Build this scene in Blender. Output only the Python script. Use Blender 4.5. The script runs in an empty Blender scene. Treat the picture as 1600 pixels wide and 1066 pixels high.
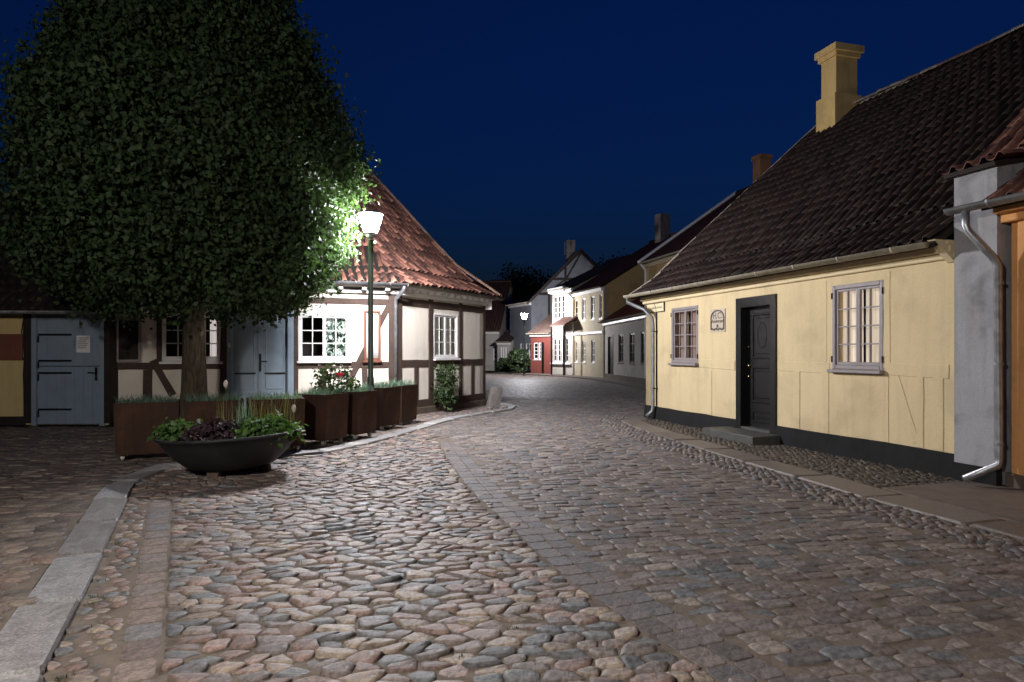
import bpy, math, random
import numpy as np
from mathutils import Vector, Matrix

random.seed(7)
rng = np.random.default_rng(7)
SC = bpy.context.scene
COL = SC.collection

# ------------------------------------------------------------------ camera
CAMH, FPX, CX, HY = 1.35, 1066.7, 800.0, 552.0      # eye height, focal length and horizon (1600 px wide frame)
cam_d = bpy.data.cameras.new('camera')
cam = bpy.data.objects.new('camera', cam_d)
COL.objects.link(cam)
cam.location = (0, 0, CAMH)
cam.rotation_euler = (math.radians(90), 0, 0)
cam_d.sensor_width = 36
cam_d.lens = 24
cam_d.shift_y = 0.0119
cam_d.clip_end = 2000
SC.camera = cam

# ------------------------------------------------------------------ night sky
world = bpy.data.worlds.new('World')
SC.world = world
world.use_nodes = True
wn = world.node_tree
for n in list(wn.nodes):
    wn.nodes.remove(n)
sky = wn.nodes.new('ShaderNodeTexSky')
sky.sky_type = 'NISHITA'
sky.sun_disc = False
sky.sun_elevation = math.radians(2.0)
sky.sun_rotation = math.radians(200)
sky.altitude = 0
sky.air_density = 1.6
sky.dust_density = 0.3
sky.ozone_density = 6.0
tint = wn.nodes.new('ShaderNodeMix')
tint.data_type = 'RGBA'
tint.blend_type = 'MULTIPLY'
tint.inputs[0].default_value = 1
tint.inputs[7].default_value = (0.30, 0.60, 1.32, 1)
bg = wn.nodes.new('ShaderNodeBackground')
bg.inputs[1].default_value = 0.05
wo = wn.nodes.new('ShaderNodeOutputWorld')
wn.links.new(sky.outputs[0], tint.inputs[6])
wn.links.new(tint.outputs[2], bg.inputs[0])
wn.links.new(bg.outputs[0], wo.inputs[0])

sun_d = bpy.data.lights.new('sun', 'SUN')
sun_d.energy = 0.012
sun_d.angle = math.radians(30)
sun_d.color = (0.75, 0.85, 1.0)
sun = bpy.data.objects.new('sun', sun_d)
COL.objects.link(sun)
sun.rotation_euler = (math.radians(55), 0, math.radians(-20))

SC.view_settings.view_transform = 'Standard'
SC.view_settings.look = 'None'
SC.view_settings.exposure = 0.0
SC.view_settings.gamma = 1.0
SC.view_settings.use_curve_mapping = False
SC.cycles.use_denoising = True
SC.cycles.max_bounces = 8
SC.cycles.diffuse_bounces = 4
SC.cycles.glossy_bounces = 4
SC.cycles.transparent_max_bounces = 12
SC.cycles.sample_clamp_indirect = 4.0
SC.cycles.use_light_tree = True
SC.cycles.caustics_reflective = False
SC.cycles.caustics_refractive = False

LAMP_STRENGTH = 1600.0
REAR_STRENGTH = 980.0
FAR_STRENGTH = 1400.0

# ------------------------------------------------------------------ materials
def srgb(r, g, b):
    f = lambda c: (c / 255 / 12.92) if c / 255 <= 0.04045 else ((c / 255 + 0.055) / 1.055) ** 2.4
    return (f(r), f(g), f(b), 1)

class NT:
    def __init__(s, name):
        s.m = bpy.data.materials.new(name)
        s.m.use_nodes = True
        s.t = s.m.node_tree
        s.b = s.t.nodes['Principled BSDF']
        s.out = s.t.nodes['Material Output']
        s._co = None
    def n(s, kind, **kw):
        nd = s.t.nodes.new(kind)
        for k, v in kw.items():
            setattr(nd, k, v)
        return nd
    def l(s, a, b):
        s.t.links.new(a, b)
    def co(s):
        if s._co is None:
            s._co = s.n('ShaderNodeTexCoord')
        return s._co.outputs['Object']
    def noise(s, scale, detail=4, rough=0.55, vec=None, dist=0.0):
        nd = s.n('ShaderNodeTexNoise')
        nd.inputs['Scale'].default_value = scale
        nd.inputs['Detail'].default_value = detail
        nd.inputs['Roughness'].default_value = rough
        nd.inputs['Distortion'].default_value = dist
        s.l(vec or s.co(), nd.inputs['Vector'])
        return nd.outputs['Fac']
    def ramp(s, fac, stops):
        nd = s.n('ShaderNodeValToRGB')
        cr = nd.color_ramp
        while len(cr.elements) < len(stops):
            cr.elements.new(0.5)
        for e, (p, c) in zip(cr.elements, stops):
            e.position = p
            e.color = c if len(c) == 4 else (*c, 1)
        s.l(fac, nd.inputs[0])
        return nd.outputs[0]
    def mix(s, fac, a, b, mode='MIX'):
        nd = s.n('ShaderNodeMix', data_type='RGBA', blend_type=mode)
        for sock, v in ((nd.inputs[0], fac), (nd.inputs[6], a), (nd.inputs[7], b)):
            if hasattr(v, 'links'):
                s.l(v, sock)
            else:
                sock.default_value = v
        return nd.outputs[2]
    def bump(s, h, strength=0.3, dist=0.02):
        nd = s.n('ShaderNodeBump')
        nd.inputs['Strength'].default_value = strength
        nd.inputs['Distance'].default_value = dist
        s.l(h, nd.inputs['Height'])
        s.l(nd.outputs[0], s.b.inputs['Normal'])
        return nd
    def map(s, scale):
        nd = s.n('ShaderNodeMapping')
        nd.inputs['Scale'].default_value = scale
        s.l(s.co(), nd.inputs['Vector'])
        return nd.outputs[0]
    def set(s, color=None, rough=None, metal=None, spec=None):
        if color is not None:
            if hasattr(color, 'links'):
                s.l(color, s.b.inputs['Base Color'])
            else:
                s.b.inputs['Base Color'].default_value = color
        if rough is not None:
            if hasattr(rough, 'links'):
                s.l(rough, s.b.inputs['Roughness'])
            else:
                s.b.inputs['Roughness'].default_value = rough
        if metal is not None:
            s.b.inputs['Metallic'].default_value = metal
        if spec is not None:
            s.b.inputs['Specular IOR Level'].default_value = spec
        return s.m

def mul(c, k):
    return (c[0] * k, c[1] * k, c[2] * k, 1)

def plaster(name, c, dirt=0.25, bump=0.25, scale=1.0):
    t = NT(name)
    big = t.noise(1.3 * scale, 5, 0.6, dist=0.3)
    col = t.ramp(big, [(0.34, mul(c, 1 - dirt)), (0.48, c), (0.66, mul(c, 1 + dirt * 0.3))])
    streak = t.noise(2.2, 4, 0.6, vec=t.map((3.5, 3.5, 0.35)))
    st = t.ramp(streak, [(0.36, (0.72, 0.70, 0.66, 1)), (0.52, (1, 1, 1, 1))])
    col = t.mix(min(1, dirt * 1.5), col, st, 'MULTIPLY')
    fine = t.noise(38, 6, 0.7)
    col = t.mix(0.18, col, t.ramp(fine, [(0.35, (0.6, 0.6, 0.6, 1)), (0.65, (1.1, 1.1, 1.1, 1))]), 'MULTIPLY')
    t.bump(t.mix(0.35, t.noise(9, 4, 0.6), fine), bump, 0.02)
    return t.set(col, 0.9, spec=0.25)

def timber(name, c, grain=(2, 2, 26)):
    t = NT(name)
    g = t.noise(4, 8, 0.7, vec=t.map(grain), dist=0.6)
    b = t.noise(3, 4, 0.6)
    col = t.ramp(g, [(0.25, mul(c, 0.45)), (0.5, c), (0.78, mul(c, 1.7))])
    col = t.mix(0.5, col, t.ramp(b, [(0.3, (0.55, 0.52, 0.5, 1)), (0.7, (1.15, 1.12, 1.08, 1))]), 'MULTIPLY')
    t.bump(t.mix(0.5, g, b), 0.6, 0.012)
    return t.set(col, 0.75, spec=0.3)

def paint(name, c, rough=0.5, dirt=0.15, bump=0.15, spec=0.4):
    t = NT(name)
    b = t.noise(3.5, 5, 0.65)
    col = t.ramp(b, [(0.25, mul(c, 1 - dirt)), (0.55, c), (0.8, mul(c, 1 + dirt * 0.4))])
    t.bump(t.noise(30, 5, 0.6), bump, 0.004)
    rg = t.ramp(t.noise(12, 4), [(0.3, (rough * .8,) * 3), (0.7, (min(1, rough * 1.25),) * 3)])
    return t.set(col, rg, spec=spec)

def attr_mat(name, rough=(0.4, 0.7), fine=60, bumpst=0.35, bumpd=0.006, speck=0.5, spec=0.5, attr='tint', wet=0.0):
    t = NT(name)
    a = t.n('ShaderNodeAttribute', attribute_name=attr)
    f1 = t.noise(fine, 6, 0.7)
    f2 = t.noise(fine * 0.22, 4, 0.6)
    col = t.mix(speck, a.outputs['Color'], t.ramp(f1, [(0.38, (0.42, 0.42, 0.43, 1)), (0.5, (1, 1, 1, 1)), (0.62, (1.5, 1.46, 1.42, 1))]), 'MULTIPLY')
    col = t.mix(0.45, col, t.ramp(f2, [(0.38, (0.55, 0.52, 0.49, 1)), (0.6, (1.2, 1.19, 1.17, 1))]), 'MULTIPLY')
    rg = t.ramp(f2, [(0.3, (rough[0],) * 3), (0.7, (rough[1],) * 3)])
    t.bump(t.mix(0.4, f2, f1), bumpst, bumpd)
    return t.set(col, rg, spec=spec)

def flat_mat(name, c, rough=0.5, metal=0.0, spec=0.4, bump=0.0, dirt=0.12, nscale=8):
    t = NT(name)
    b = t.noise(nscale, 5, 0.6)
    col = t.ramp(b, [(0.3, mul(c, 1 - dirt)), (0.7, mul(c, 1 + dirt))])
    if bump:
        t.bump(t.noise(nscale * 6, 4, 0.6), bump, 0.004)
    rg = t.ramp(b, [(0.3, (rough * .85,) * 3), (0.7, (min(1, rough * 1.15),) * 3)])
    return t.set(col, rg, metal, spec)

def rust_mat():
    t = NT('corten steel')
    a = t.noise(2.2, 6, 0.65, dist=0.5)
    b = t.noise(24, 6, 0.7)
    s = t.noise(3, 4, 0.6, vec=t.map((6, 6, 0.4)))
    col = t.ramp(a, [(0.25, srgb(48, 32, 25)), (0.5, srgb(68, 46, 35)), (0.75, srgb(92, 62, 44))])
    col = t.mix(0.5, col, t.ramp(b, [(0.3, (0.5, 0.48, 0.46, 1)), (0.7, (1.25, 1.2, 1.1, 1))]), 'MULTIPLY')
    col = t.mix(0.4, col, t.ramp(s, [(0.35, (0.5, 0.45, 0.42, 1)), (0.6, (1.05, 1.05, 1.05, 1))]), 'MULTIPLY')
    t.bump(b, 0.35, 0.004)
    return t.set(col, 0.8, 0.0, 0.3)

def bark_mat():
    t = NT('bark')
    g = t.noise(5, 8, 0.7, vec=t.map((5, 5, 0.9)), dist=0.8)
    col = t.ramp(g, [(0.3, srgb(40, 34, 28)), (0.55, srgb(92, 82, 68)), (0.8, srgb(126, 116, 98))])
    t.bump(g, 1.0, 0.04)
    return t.set(col, 0.9, spec=0.2)

def leaf_mat(name, c1, c2, trans=0.35, rough=0.45):
    t = NT(name)
    a = t.n('ShaderNodeAttribute', attribute_name='tint')
    col = t.mix(a.outputs['Fac'], c1, c2)
    t.set(col, rough, spec=0.25)
    tr = t.n('ShaderNodeBsdfTranslucent')
    t.l(t.mix(1.0, col, (1.2, 1.32, 0.78, 1), 'MULTIPLY'), tr.inputs[0])
    mx = t.n('ShaderNodeMixShader')
    mx.inputs[0].default_value = trans
    t.l(t.b.outputs[0], mx.inputs[1])
    t.l(tr.outputs[0], mx.inputs[2])
    t.l(mx.outputs[0], t.out.inputs[0])
    return t.m

def glass_dark(name='dark window glass', c=(0.010, 0.012, 0.014, 1)):
    t = NT(name)
    t.bump(t.noise(5, 2, 0.5), 0.12, 0.02)
    return t.set(c, 0.04, spec=0.55)

def glass_clear():
    t = NT('clear window glass')
    fr = t.n('ShaderNodeFresnel')
    fr.inputs[0].default_value = 1.5
    tr = t.n('ShaderNodeBsdfTransparent')
    tr.inputs[0].default_value = (0.86, 0.88, 0.88, 1)
    gl = t.n('ShaderNodeBsdfGlossy')
    gl.inputs['Roughness'].default_value = 0.03
    mx = t.n('ShaderNodeMixShader')
    t.l(fr.outputs[0], mx.inputs[0])
    t.l(tr.outputs[0], mx.inputs[1])
    t.l(gl.outputs[0], mx.inputs[2])
    t.l(mx.outputs[0], t.out.inputs[0])
    return t.m

def emit_mat(name, c, strength):
    t = NT(name)
    t.b.inputs['Base Color'].default_value = (0.8, 0.8, 0.8, 1)
    t.b.inputs['Emission Color'].default_value = c
    t.b.inputs['Emission Strength'].default_value = strength
    return t.m

def curtain_mat(name, c, glow):
    t = NT(name)
    w = t.noise(3, 3, 0.5, vec=t.map((14, 14, 0.3)))
    col = t.ramp(w, [(0.3, mul(c, 0.6)), (0.7, c)])
    t.set(col, 0.9, spec=0.1)
    t.l(col, t.b.inputs['Emission Color'])
    t.b.inputs['Emission Strength'].default_value = glow
    return t.m

def far_road_mat():
    t = NT('far cobbled road')
    v = t.n('ShaderNodeTexVoronoi')
    v.inputs['Scale'].default_value = 6.5
    t.l(t.co(), v.inputs['Vector'])
    v2 = t.n('ShaderNodeTexVoronoi', feature='DISTANCE_TO_EDGE')
    v2.inputs['Scale'].default_value = 6.5
    t.l(t.co(), v2.inputs['Vector'])
    edge = t.ramp(v2.outputs['Distance'], [(0.0, (0, 0, 0, 1)), (0.12, (1, 1, 1, 1))])
    c = t.ramp(v.outputs['Color'], [(0.2, srgb(104, 94, 88)), (0.5, srgb(128, 116, 110)), (0.8, srgb(146, 134, 124))])
    c = t.mix(edge, srgb(70, 62, 54), c)
    t.bump(t.mix(.4, edge, v.outputs['Color']), 1.0, 0.07)
    return t.set(c, 0.62, spec=0.4)

M = {}
M['yellow'] = plaster('yellow limewash', srgb(206, 187, 148), 0.15, 0.4)
M['chimney_yellow'] = plaster('ochre chimney render', srgb(222, 190, 128), 0.2, 0.4)
M['yellow_trim'] = plaster('pale yellow trim', srgb(212, 195, 158), 0.16, 0.15)
M['white_wall'] = plaster('cream infill plaster', srgb(222, 214, 201), 0.12, 0.35)
M['ochre_wall'] = plaster('ochre limewash', srgb(206, 182, 128), 0.2, 0.3)
M['firewall'] = plaster('weathered white render', srgb(154, 153, 156), 0.3, 0.7, 1.8)
M['orange_wall'] = plaster('orange limewash', srgb(210, 154, 100), 0.25, 0.3)
M['far_white'] = plaster('far white render', srgb(170, 165, 156), 0.2, 0.2)
M['far_cream'] = plaster('far cream render', srgb(166, 156, 134), 0.2, 0.2)
M['far_yellow'] = plaster('far yellow render', srgb(190, 164, 112), 0.2, 0.2)
M['far_grey'] = plaster('far grey render', srgb(112, 114, 120), 0.2, 0.2)
M['far_red'] = plaster('far red render', srgb(118, 64, 56), 0.12, 0.2)
M['tar'] = plaster('black tarred plinth', srgb(32, 32, 33), 0.35, 0.6)
M['plinth_stone'] = plaster('plinth stone', srgb(96, 84, 74), 0.4, 0.7)
M['timber'] = timber('dark oak timber', srgb(72, 58, 51))
M['timber_h'] = timber('dark oak timber lying', srgb(72, 58, 51), (26, 2, 2))
M['black_timber'] = timber('tarred timber', srgb(44, 38, 34))
M['white_paint'] = paint('white window paint', srgb(226, 224, 222), 0.45, 0.08)
M['grey_paint'] = paint('greyed window paint', srgb(140, 132, 132), 0.55, 0.15)
M['blue_paint'] = paint('blue grey door paint', srgb(132, 147, 160), 0.5, 0.14)
M['black_paint'] = paint('black door paint', srgb(24, 24, 25), 0.35, 0.2, 0.25)
M['brown_paint'] = paint('red brown paint', srgb(120, 74, 56), 0.5, 0.15)
M['iron'] = flat_mat('black iron', srgb(22, 22, 24), 0.5, 0.3)
M['zinc'] = flat_mat('weathered zinc', srgb(128, 130, 132), 0.55, 0.6, dirt=0.35)
M['steel'] = flat_mat('bright galvanised steel', srgb(160, 162, 166), 0.42, 0.8, dirt=0.3)
M['gutter_old'] = flat_mat('old painted gutter', srgb(150, 142, 124), 0.6, 0.0, dirt=0.25)
M['brass'] = flat_mat('brass', srgb(206, 186, 130), 0.25, 1.0)
M['pole'] = flat_mat('green grey lamp post paint', srgb(58, 66, 58), 0.4, 0.2)
M['glass'] = glass_dark()
M['glass_clear'] = glass_clear()
M['curtain'] = curtain_mat('warm lit curtain', srgb(226, 206, 184), 0.95)
M['curtain_dim'] = curtain_mat('dim curtain', srgb(158, 130, 118), 0.28)
M['curtain_pink'] = curtain_mat('rosy lit curtain', srgb(236, 190, 160), 0.95)
M['curtain_white'] = curtain_mat('white lace curtain', srgb(210, 206, 190), 0.22)
M['curtain_bright'] = curtain_mat('bright glowing blind', srgb(240, 226, 222), 0.75)  # brightness set as the sheet's own glow
def sash_reflection_mat():  # reflection of lit foliage painted as bright glowing blotches
    t = NT('painted sash reflection')
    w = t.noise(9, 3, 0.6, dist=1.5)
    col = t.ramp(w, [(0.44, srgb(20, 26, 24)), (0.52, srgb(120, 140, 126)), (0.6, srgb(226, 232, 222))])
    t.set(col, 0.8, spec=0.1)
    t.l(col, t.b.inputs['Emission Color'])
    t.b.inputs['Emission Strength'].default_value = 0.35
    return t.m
M['lace_glow'] = sash_reflection_mat()
M['room_dark'] = flat_mat('dark room', srgb(40, 34, 30), 0.9)
M['paper'] = flat_mat('white paper', srgb(226, 224, 220), 0.8, dirt=0.04)
M['ink'] = flat_mat('grey print', srgb(90, 90, 94), 0.8)
M['sign_face'] = flat_mat('street sign enamel', srgb(222, 206, 166), 0.4, dirt=0.06)
M['plaque'] = flat_mat('pale stone plaque', srgb(182, 170, 154), 0.7, dirt=0.15, bump=0.3)
M['plaque_dark'] = flat_mat('dark relief', srgb(92, 82, 74), 0.7)
M['slab'] = flat_mat('dark slate step', srgb(74, 74, 72), 0.55, bump=0.4, dirt=0.25)
M['granite'] = attr_mat('granite kerb', (0.45, 0.7), 70, 0.4, 0.004, 0.6)
M['cobble'] = attr_mat('fieldstone cobble', (0.46, 0.80), 42, 1.0, 0.014, 0.7, 0.40)
M['sett'] = attr_mat('worn granite sett', (0.50, 0.82), 46, 1.0, 0.012, 0.7, 0.38)
M['tile'] = attr_mat('clay pantile', (0.6, 0.85), 30, 0.4, 0.006, 0.55, 0.3)
M['dirt'] = plaster('sandy joint fill', srgb(112, 101, 91), 0.45, 1.0, 6)
M['dirt_dark'] = plaster('dark earth joints', srgb(70, 62, 52), 0.4, 0.8, 4)
M['asphalt'] = plaster('worn concrete paving', srgb(112, 102, 94), 0.3, 0.5, 2)
M['ground'] = plaster('bare ground', srgb(84, 76, 66), 0.3, 0.5)
M['far_road'] = far_road_mat()
M['rust'] = rust_mat()
M['bark'] = bark_mat()
M['leaf'] = leaf_mat('lime leaf', srgb(34, 48, 30), srgb(66, 86, 54), 0.25, 0.6)
M['leaf_far'] = leaf_mat('far leaf', srgb(34, 44, 24), srgb(56, 66, 34), 0.2)
M['shrub_leaf'] = leaf_mat('shrub leaf', srgb(38, 54, 34), srgb(76, 92, 58), 0.25, 0.4)
M['bright_leaf'] = leaf_mat('fresh green leaf', srgb(52, 82, 40), srgb(96, 124, 66), 0.3, 0.65)
M['purple_leaf'] = leaf_mat('dark purple leaf', srgb(38, 24, 30), srgb(74, 56, 62), 0.15, 0.65)
M['blue_grass'] = leaf_mat('blue green grass', srgb(74, 104, 92), srgb(128, 150, 132), 0.25)
M['dry_stem'] = leaf_mat('dry stem', srgb(78, 78, 46), srgb(118, 112, 70), 0.2)
M['bowl'] = flat_mat('black iron bowl', srgb(40, 40, 42), 0.6, 0.0, bump=0.5, dirt=0.35, nscale=5)
M['rose'] = flat_mat('rose petal', srgb(214, 56, 84), 0.6)
M['pale_flower'] = flat_mat('pale flower', srgb(190, 182, 170), 0.7)
M['red_roof_far'] = attr_mat('far clay roof', (0.6, 0.85), 12, 0.4, 0.01, 0.5, 0.3)
M['brick'] = plaster('soot grey brick', srgb(120, 112, 108), 0.35, 0.5, 3)
M['chimney_orange'] = plaster('orange brick chimney', srgb(160, 118, 88), 0.25, 0.5, 3)
M['caster'] = flat_mat('caster wheel', srgb(190, 186, 176), 0.4, 0.3)

# ------------------------------------------------------------------ mesh helpers
class MB:
    """collects faces for ONE mesh object"""
    def __init__(s):
        s.v, s.f = [], []
    def add(s, vs, fs):
        o = len(s.v)
        s.v += [tuple(p) for p in vs]
        s.f += [tuple(i + o for i in f) for f in fs]
        return s
    def box(s, x0, x1, y0, y1, z0, z1):
        return s.add([(x0, y0, z0), (x1, y0, z0), (x1, y1, z0), (x0, y1, z0), (x0, y0, z1), (x1, y0, z1), (x1, y1, z1), (x0, y1, z1)],
                     [(3, 2, 1, 0), (4, 5, 6, 7), (0, 1, 5, 4), (1, 2, 6, 5), (2, 3, 7, 6), (3, 0, 4, 7)])
    def cbox(s, x0, x1, y0, y1, z0, z1, c=0.008):
        """box with chamfered front (low y) edges"""
        vs = [(x0, y0 + c, z0), (x1, y0 + c, z0), (x1, y0 + c, z1), (x0, y0 + c, z1),
              (x0 + c, y0, z0 + c), (x1 - c, y0, z0 + c), (x1 - c, y0, z1 - c), (x0 + c, y0, z1 - c),
              (x0, y1, z0), (x1, y1, z0), (x1, y1, z1), (x0, y1, z1)]
        return s.add(vs, [(4, 5, 6, 7), (0, 1, 5, 4), (1, 2, 6, 5), (2, 3, 7, 6), (3, 0, 4, 7),
                          (8, 9, 1, 0), (9, 10, 2, 1), (10, 11, 3, 2), (11, 8, 0, 3), (11, 10, 9, 8)])
    def prism(s, pts, y0, y1):
        """polygon in x,z extruded along y"""
        n = len(pts)
        vs = [(x, y0, z) for x, z in pts] + [(x, y1, z) for x, z in pts]
        return s.add(vs, [tuple(range(n)), tuple(range(2 * n - 1, n - 1, -1))] + [((i + 1) % n, i, n + i, n + (i + 1) % n) for i in range(n)])
    def slab(s, pts, z0, z1):
        """polygon in x,y extruded in z"""
        n = len(pts)
        vs = [(x, y, z0) for x, y in pts] + [(x, y, z1) for x, y in pts]
        return s.add(vs, [tuple(range(n - 1, -1, -1)), tuple(range(n, 2 * n))] + [(i, (i + 1) % n, n + (i + 1) % n, n + i) for i in range(n)])
    def tube(s, path, r, n=8, cap=True):
        P = [Vector(p) for p in path]
        rs = r if isinstance(r, (list, tuple)) else [r] * len(P)
        vs, fs = [], []
        side = None
        for i, p in enumerate(P):
            d = (P[min(i + 1, len(P) - 1)] - P[max(i - 1, 0)]).normalized()
            if side is None:
                side = d.orthogonal().normalized()
            side = (side - d * side.dot(d)).normalized()
            up = d.cross(side)
            for k in range(n):
                a = 2 * math.pi * k / n
                vs.append(p + (side * math.cos(a) + up * math.sin(a)) * rs[i])
        for i in range(len(P) - 1):
            for k in range(n):
                a, b = i * n + k, i * n + (k + 1) % n
                fs.append((a, b, b + n, a + n))
        if cap:
            fs.append(tuple(range(n - 1, -1, -1)))
            fs.append(tuple(range((len(P) - 1) * n, len(P) * n)))
        return s.add(vs, fs)
    def lathe(s, prof, n=24, c=(0, 0), cap=True):
        vs, fs = [], []
        for r, z in prof:
            for k in range(n):
                a = 2 * math.pi * k / n
                vs.append((c[0] + r * math.cos(a), c[1] + r * math.sin(a), z))
        for i in range(len(prof) - 1):
            for k in range(n):
                a, b = i * n + k, i * n + (k + 1) % n
                fs.append((a, b, b + n, a + n))
        if cap:
            fs.append(tuple(range(n - 1, -1, -1)))
            fs.append(tuple(range((len(prof) - 1) * n, len(prof) * n)))
        return s.add(vs, fs)
    def build(s, name, mat, parent=None, smooth=False, tint=None):
        me = bpy.data.meshes.new(name)
        me.from_pydata(s.v, [], s.f)
        if mat:
            me.materials.append(M[mat] if isinstance(mat, str) else mat)
        if smooth:
            me.polygons.foreach_set('use_smooth', [True] * len(me.polygons))
        if tint is not None:
            set_tint(me, tint)
        return link(name, me, parent)

def set_tint(me, tint):
    """tint: one rgb for all or a list with one rgb per vertex"""
    a = me.color_attributes.new('tint', 'FLOAT_COLOR', 'POINT')
    n = len(me.vertices)
    arr = np.ones((n, 4), dtype=np.float32)
    t = np.asarray(tint, dtype=np.float32)
    arr[:, :3] = t[..., :3]
    a.data.foreach_set('color', arr.ravel())

def link(name, me, parent=None):
    o = bpy.data.objects.new(name, me)
    COL.objects.link(o)
    if parent is not None:
        o.parent = parent
    return o

def tag(o, label=None, cat=None, group=None, kind=None):
    if label: o['label'] = label
    if cat: o['category'] = cat
    if group: o['group'] = group
    if kind: o['kind'] = kind
    return o

def thing(name, label, cat, loc=(0, 0, 0), rz=0.0, group=None):
    o = bpy.data.objects.new(name, None)
    o.empty_display_size = 0.2
    COL.objects.link(o)
    o.location = loc
    o.rotation_euler = (0, 0, rz)
    return tag(o, label, cat, group)

def numpy_mesh(name, verts, quads, mat, parent=None, tint=None, smooth=False):
    me = bpy.data.meshes.new(name)
    nv, nq, k = len(verts), len(quads), quads.shape[1]
    me.vertices.add(nv)
    me.vertices.foreach_set('co', np.asarray(verts, np.float32).ravel())
    me.loops.add(nq * k)
    me.loops.foreach_set('vertex_index', quads.astype(np.int32).ravel())
    me.polygons.add(nq)
    me.polygons.foreach_set('loop_start', np.arange(0, nq * k, k, dtype=np.int32))
    me.update(calc_edges=True)
    if smooth:
        me.polygons.foreach_set('use_smooth', [True] * nq)
    me.materials.append(M[mat])
    if tint is not None:
        set_tint(me, tint)
    return link(name, me, parent)

def project(p):
    y = max(p[1], 0.05)
    return CX + p[0] / y * FPX, HY - (p[2] - CAMH) / y * FPX

def in_view(p, m=60):
    if p[1] < 0.5:
        return False
    x, y = project(p)
    return -m < x < 1600 + m and -m < y < 1066 + m

class Facade:
    """a wall line seen from outside: local x runs to the viewer's right, local y goes into the house"""
    def __init__(s, a, b, z=0.0):
        s.o = Vector((a[0], a[1]))
        d = Vector((b[0] - a[0], b[1] - a[1]))
        s.L = d.length
        s.u = d.normalized()
        s.n = Vector((-s.u.y, s.u.x))
        s.rz = math.atan2(s.u.y, s.u.x)
        s.z = z
        s.loc = (a[0], a[1], z)
    def at(s, px, py, off=0.0):
        """local x and z of the point of the wall plane (shifted inwards by off) seen at photo pixel px,py"""
        k = (px - CX) / FPX
        o = s.o + s.n * off
        t = (k * o.y - o.x) / (s.u.x - k * s.u.y)
        d = o.y + s.u.y * t
        return t, CAMH + (HY - py) / FPX * d - s.z
    def x(s, px, off=0.0):
        return s.at(px, 0, off)[0]
    def world(s, x, y, z=0.0):
        p = s.o + s.u * x + s.n * y
        return Vector((p.x, p.y, z + s.z))

def wall_mesh(x0, x1, z0, z1, holes, depth=0.16, y=0.0, top=None):
    """a wall sheet with real openings; each opening has reveals of the given depth"""
    mb = MB()
    xs = sorted({x0, x1, *[h[0] for h in holes], *[h[1] for h in holes]})
    zs = sorted({z0, z1, *[h[2] for h in holes], *[h[3] for h in holes]})
    xs = [v for v in xs if x0 <= v <= x1]
    zs = [v for v in zs if z0 <= v <= z1]
    for i in range(len(xs) - 1):
        for j in range(len(zs) - 1):
            cx, cz = (xs[i] + xs[i + 1]) / 2, (zs[j] + zs[j + 1]) / 2
            if any(h[0] < cx < h[1] and h[2] < cz < h[3] for h in holes):
                continue
            mb.add([(xs[i], y, zs[j]), (xs[i + 1], y, zs[j]), (xs[i + 1], y, zs[j + 1]), (xs[i], y, zs[j + 1])], [(0, 1, 2, 3)])
    for a, b, c, d in holes:
        q = y + depth
        mb.add([(a, y, c), (a, q, c), (a, q, d), (a, y, d)], [(0, 1, 2, 3)])
        mb.add([(b, y, c), (b, q, c), (b, q, d), (b, y, d)], [(3, 2, 1, 0)])
        mb.add([(a, y, d), (b, y, d), (b, q, d), (a, q, d)], [(0, 1, 2, 3)])
        mb.add([(a, y, c), (b, y, c), (b, q, c), (a, q, c)], [(3, 2, 1, 0)])
    # back and ends so the wall has thickness
    q = y + 0.3
    mb.add([(x0, y, z0), (x0, q, z0), (x0, q, z1), (x0, y, z1)], [(0, 1, 2, 3)])
    mb.add([(x1, y, z0), (x1, q, z0), (x1, q, z1), (x1, y, z1)], [(3, 2, 1, 0)])
    mb.add([(x0, y, z1), (x1, y, z1), (x1, q, z1), (x0, q, z1)], [(0, 1, 2, 3)])
    return mb

def beam(parent, name, a, b, w, y=0.0, proud=0.02, mat='timber', back=0.08, wob=0.008):
    """an uneven hewn timber in the wall plane from a to b (x,z)"""
    A, B = Vector(a), Vector(b)
    d = (B - A)
    L = d.length
    d.normalize()
    nrm = Vector((-d.y, d.x))
    n = max(2, int(L / 0.28))
    left, right = [], []
    for i in range(n + 1):
        t = i / n
        p = A + d * (L * t)
        left.append(p + nrm * (w / 2 + random.uniform(-wob, wob)))
        right.append(p - nrm * (w / 2 + random.uniform(-wob, wob)))
    mb = MB()
    pr = proud + random.uniform(0, 0.006)
    c = 0.006
    for i in range(n):
        l0, l1, r0, r1 = left[i], left[i + 1], right[i], right[i + 1]
        e = nrm * c
        mb.add([(r0.x + e.x, y - pr, r0.y + e.y), (r1.x + e.x, y - pr, r1.y + e.y), (l1.x - e.x, y - pr, l1.y - e.y), (l0.x - e.x, y - pr, l0.y - e.y),
                (r0.x, y - pr + c, r0.y), (r1.x, y - pr + c, r1.y), (l1.x, y - pr + c, l1.y), (l0.x, y - pr + c, l0.y),
                (r0.x, y + back, r0.y), (r1.x, y + back, r1.y), (l1.x, y + back, l1.y), (l0.x, y + back, l0.y)],
               [(0, 1, 2, 3), (4, 5, 1, 0), (6, 7, 3, 2), (8, 9, 5, 4), (10, 11, 7, 6)] + ([(4, 0, 3, 7), (8, 4, 7, 11)] if i == 0 else []) + ([(1, 5, 6, 2), (5, 9, 10, 6)] if i == n - 1 else []))
    return mb.build(name, mat, parent)

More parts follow.
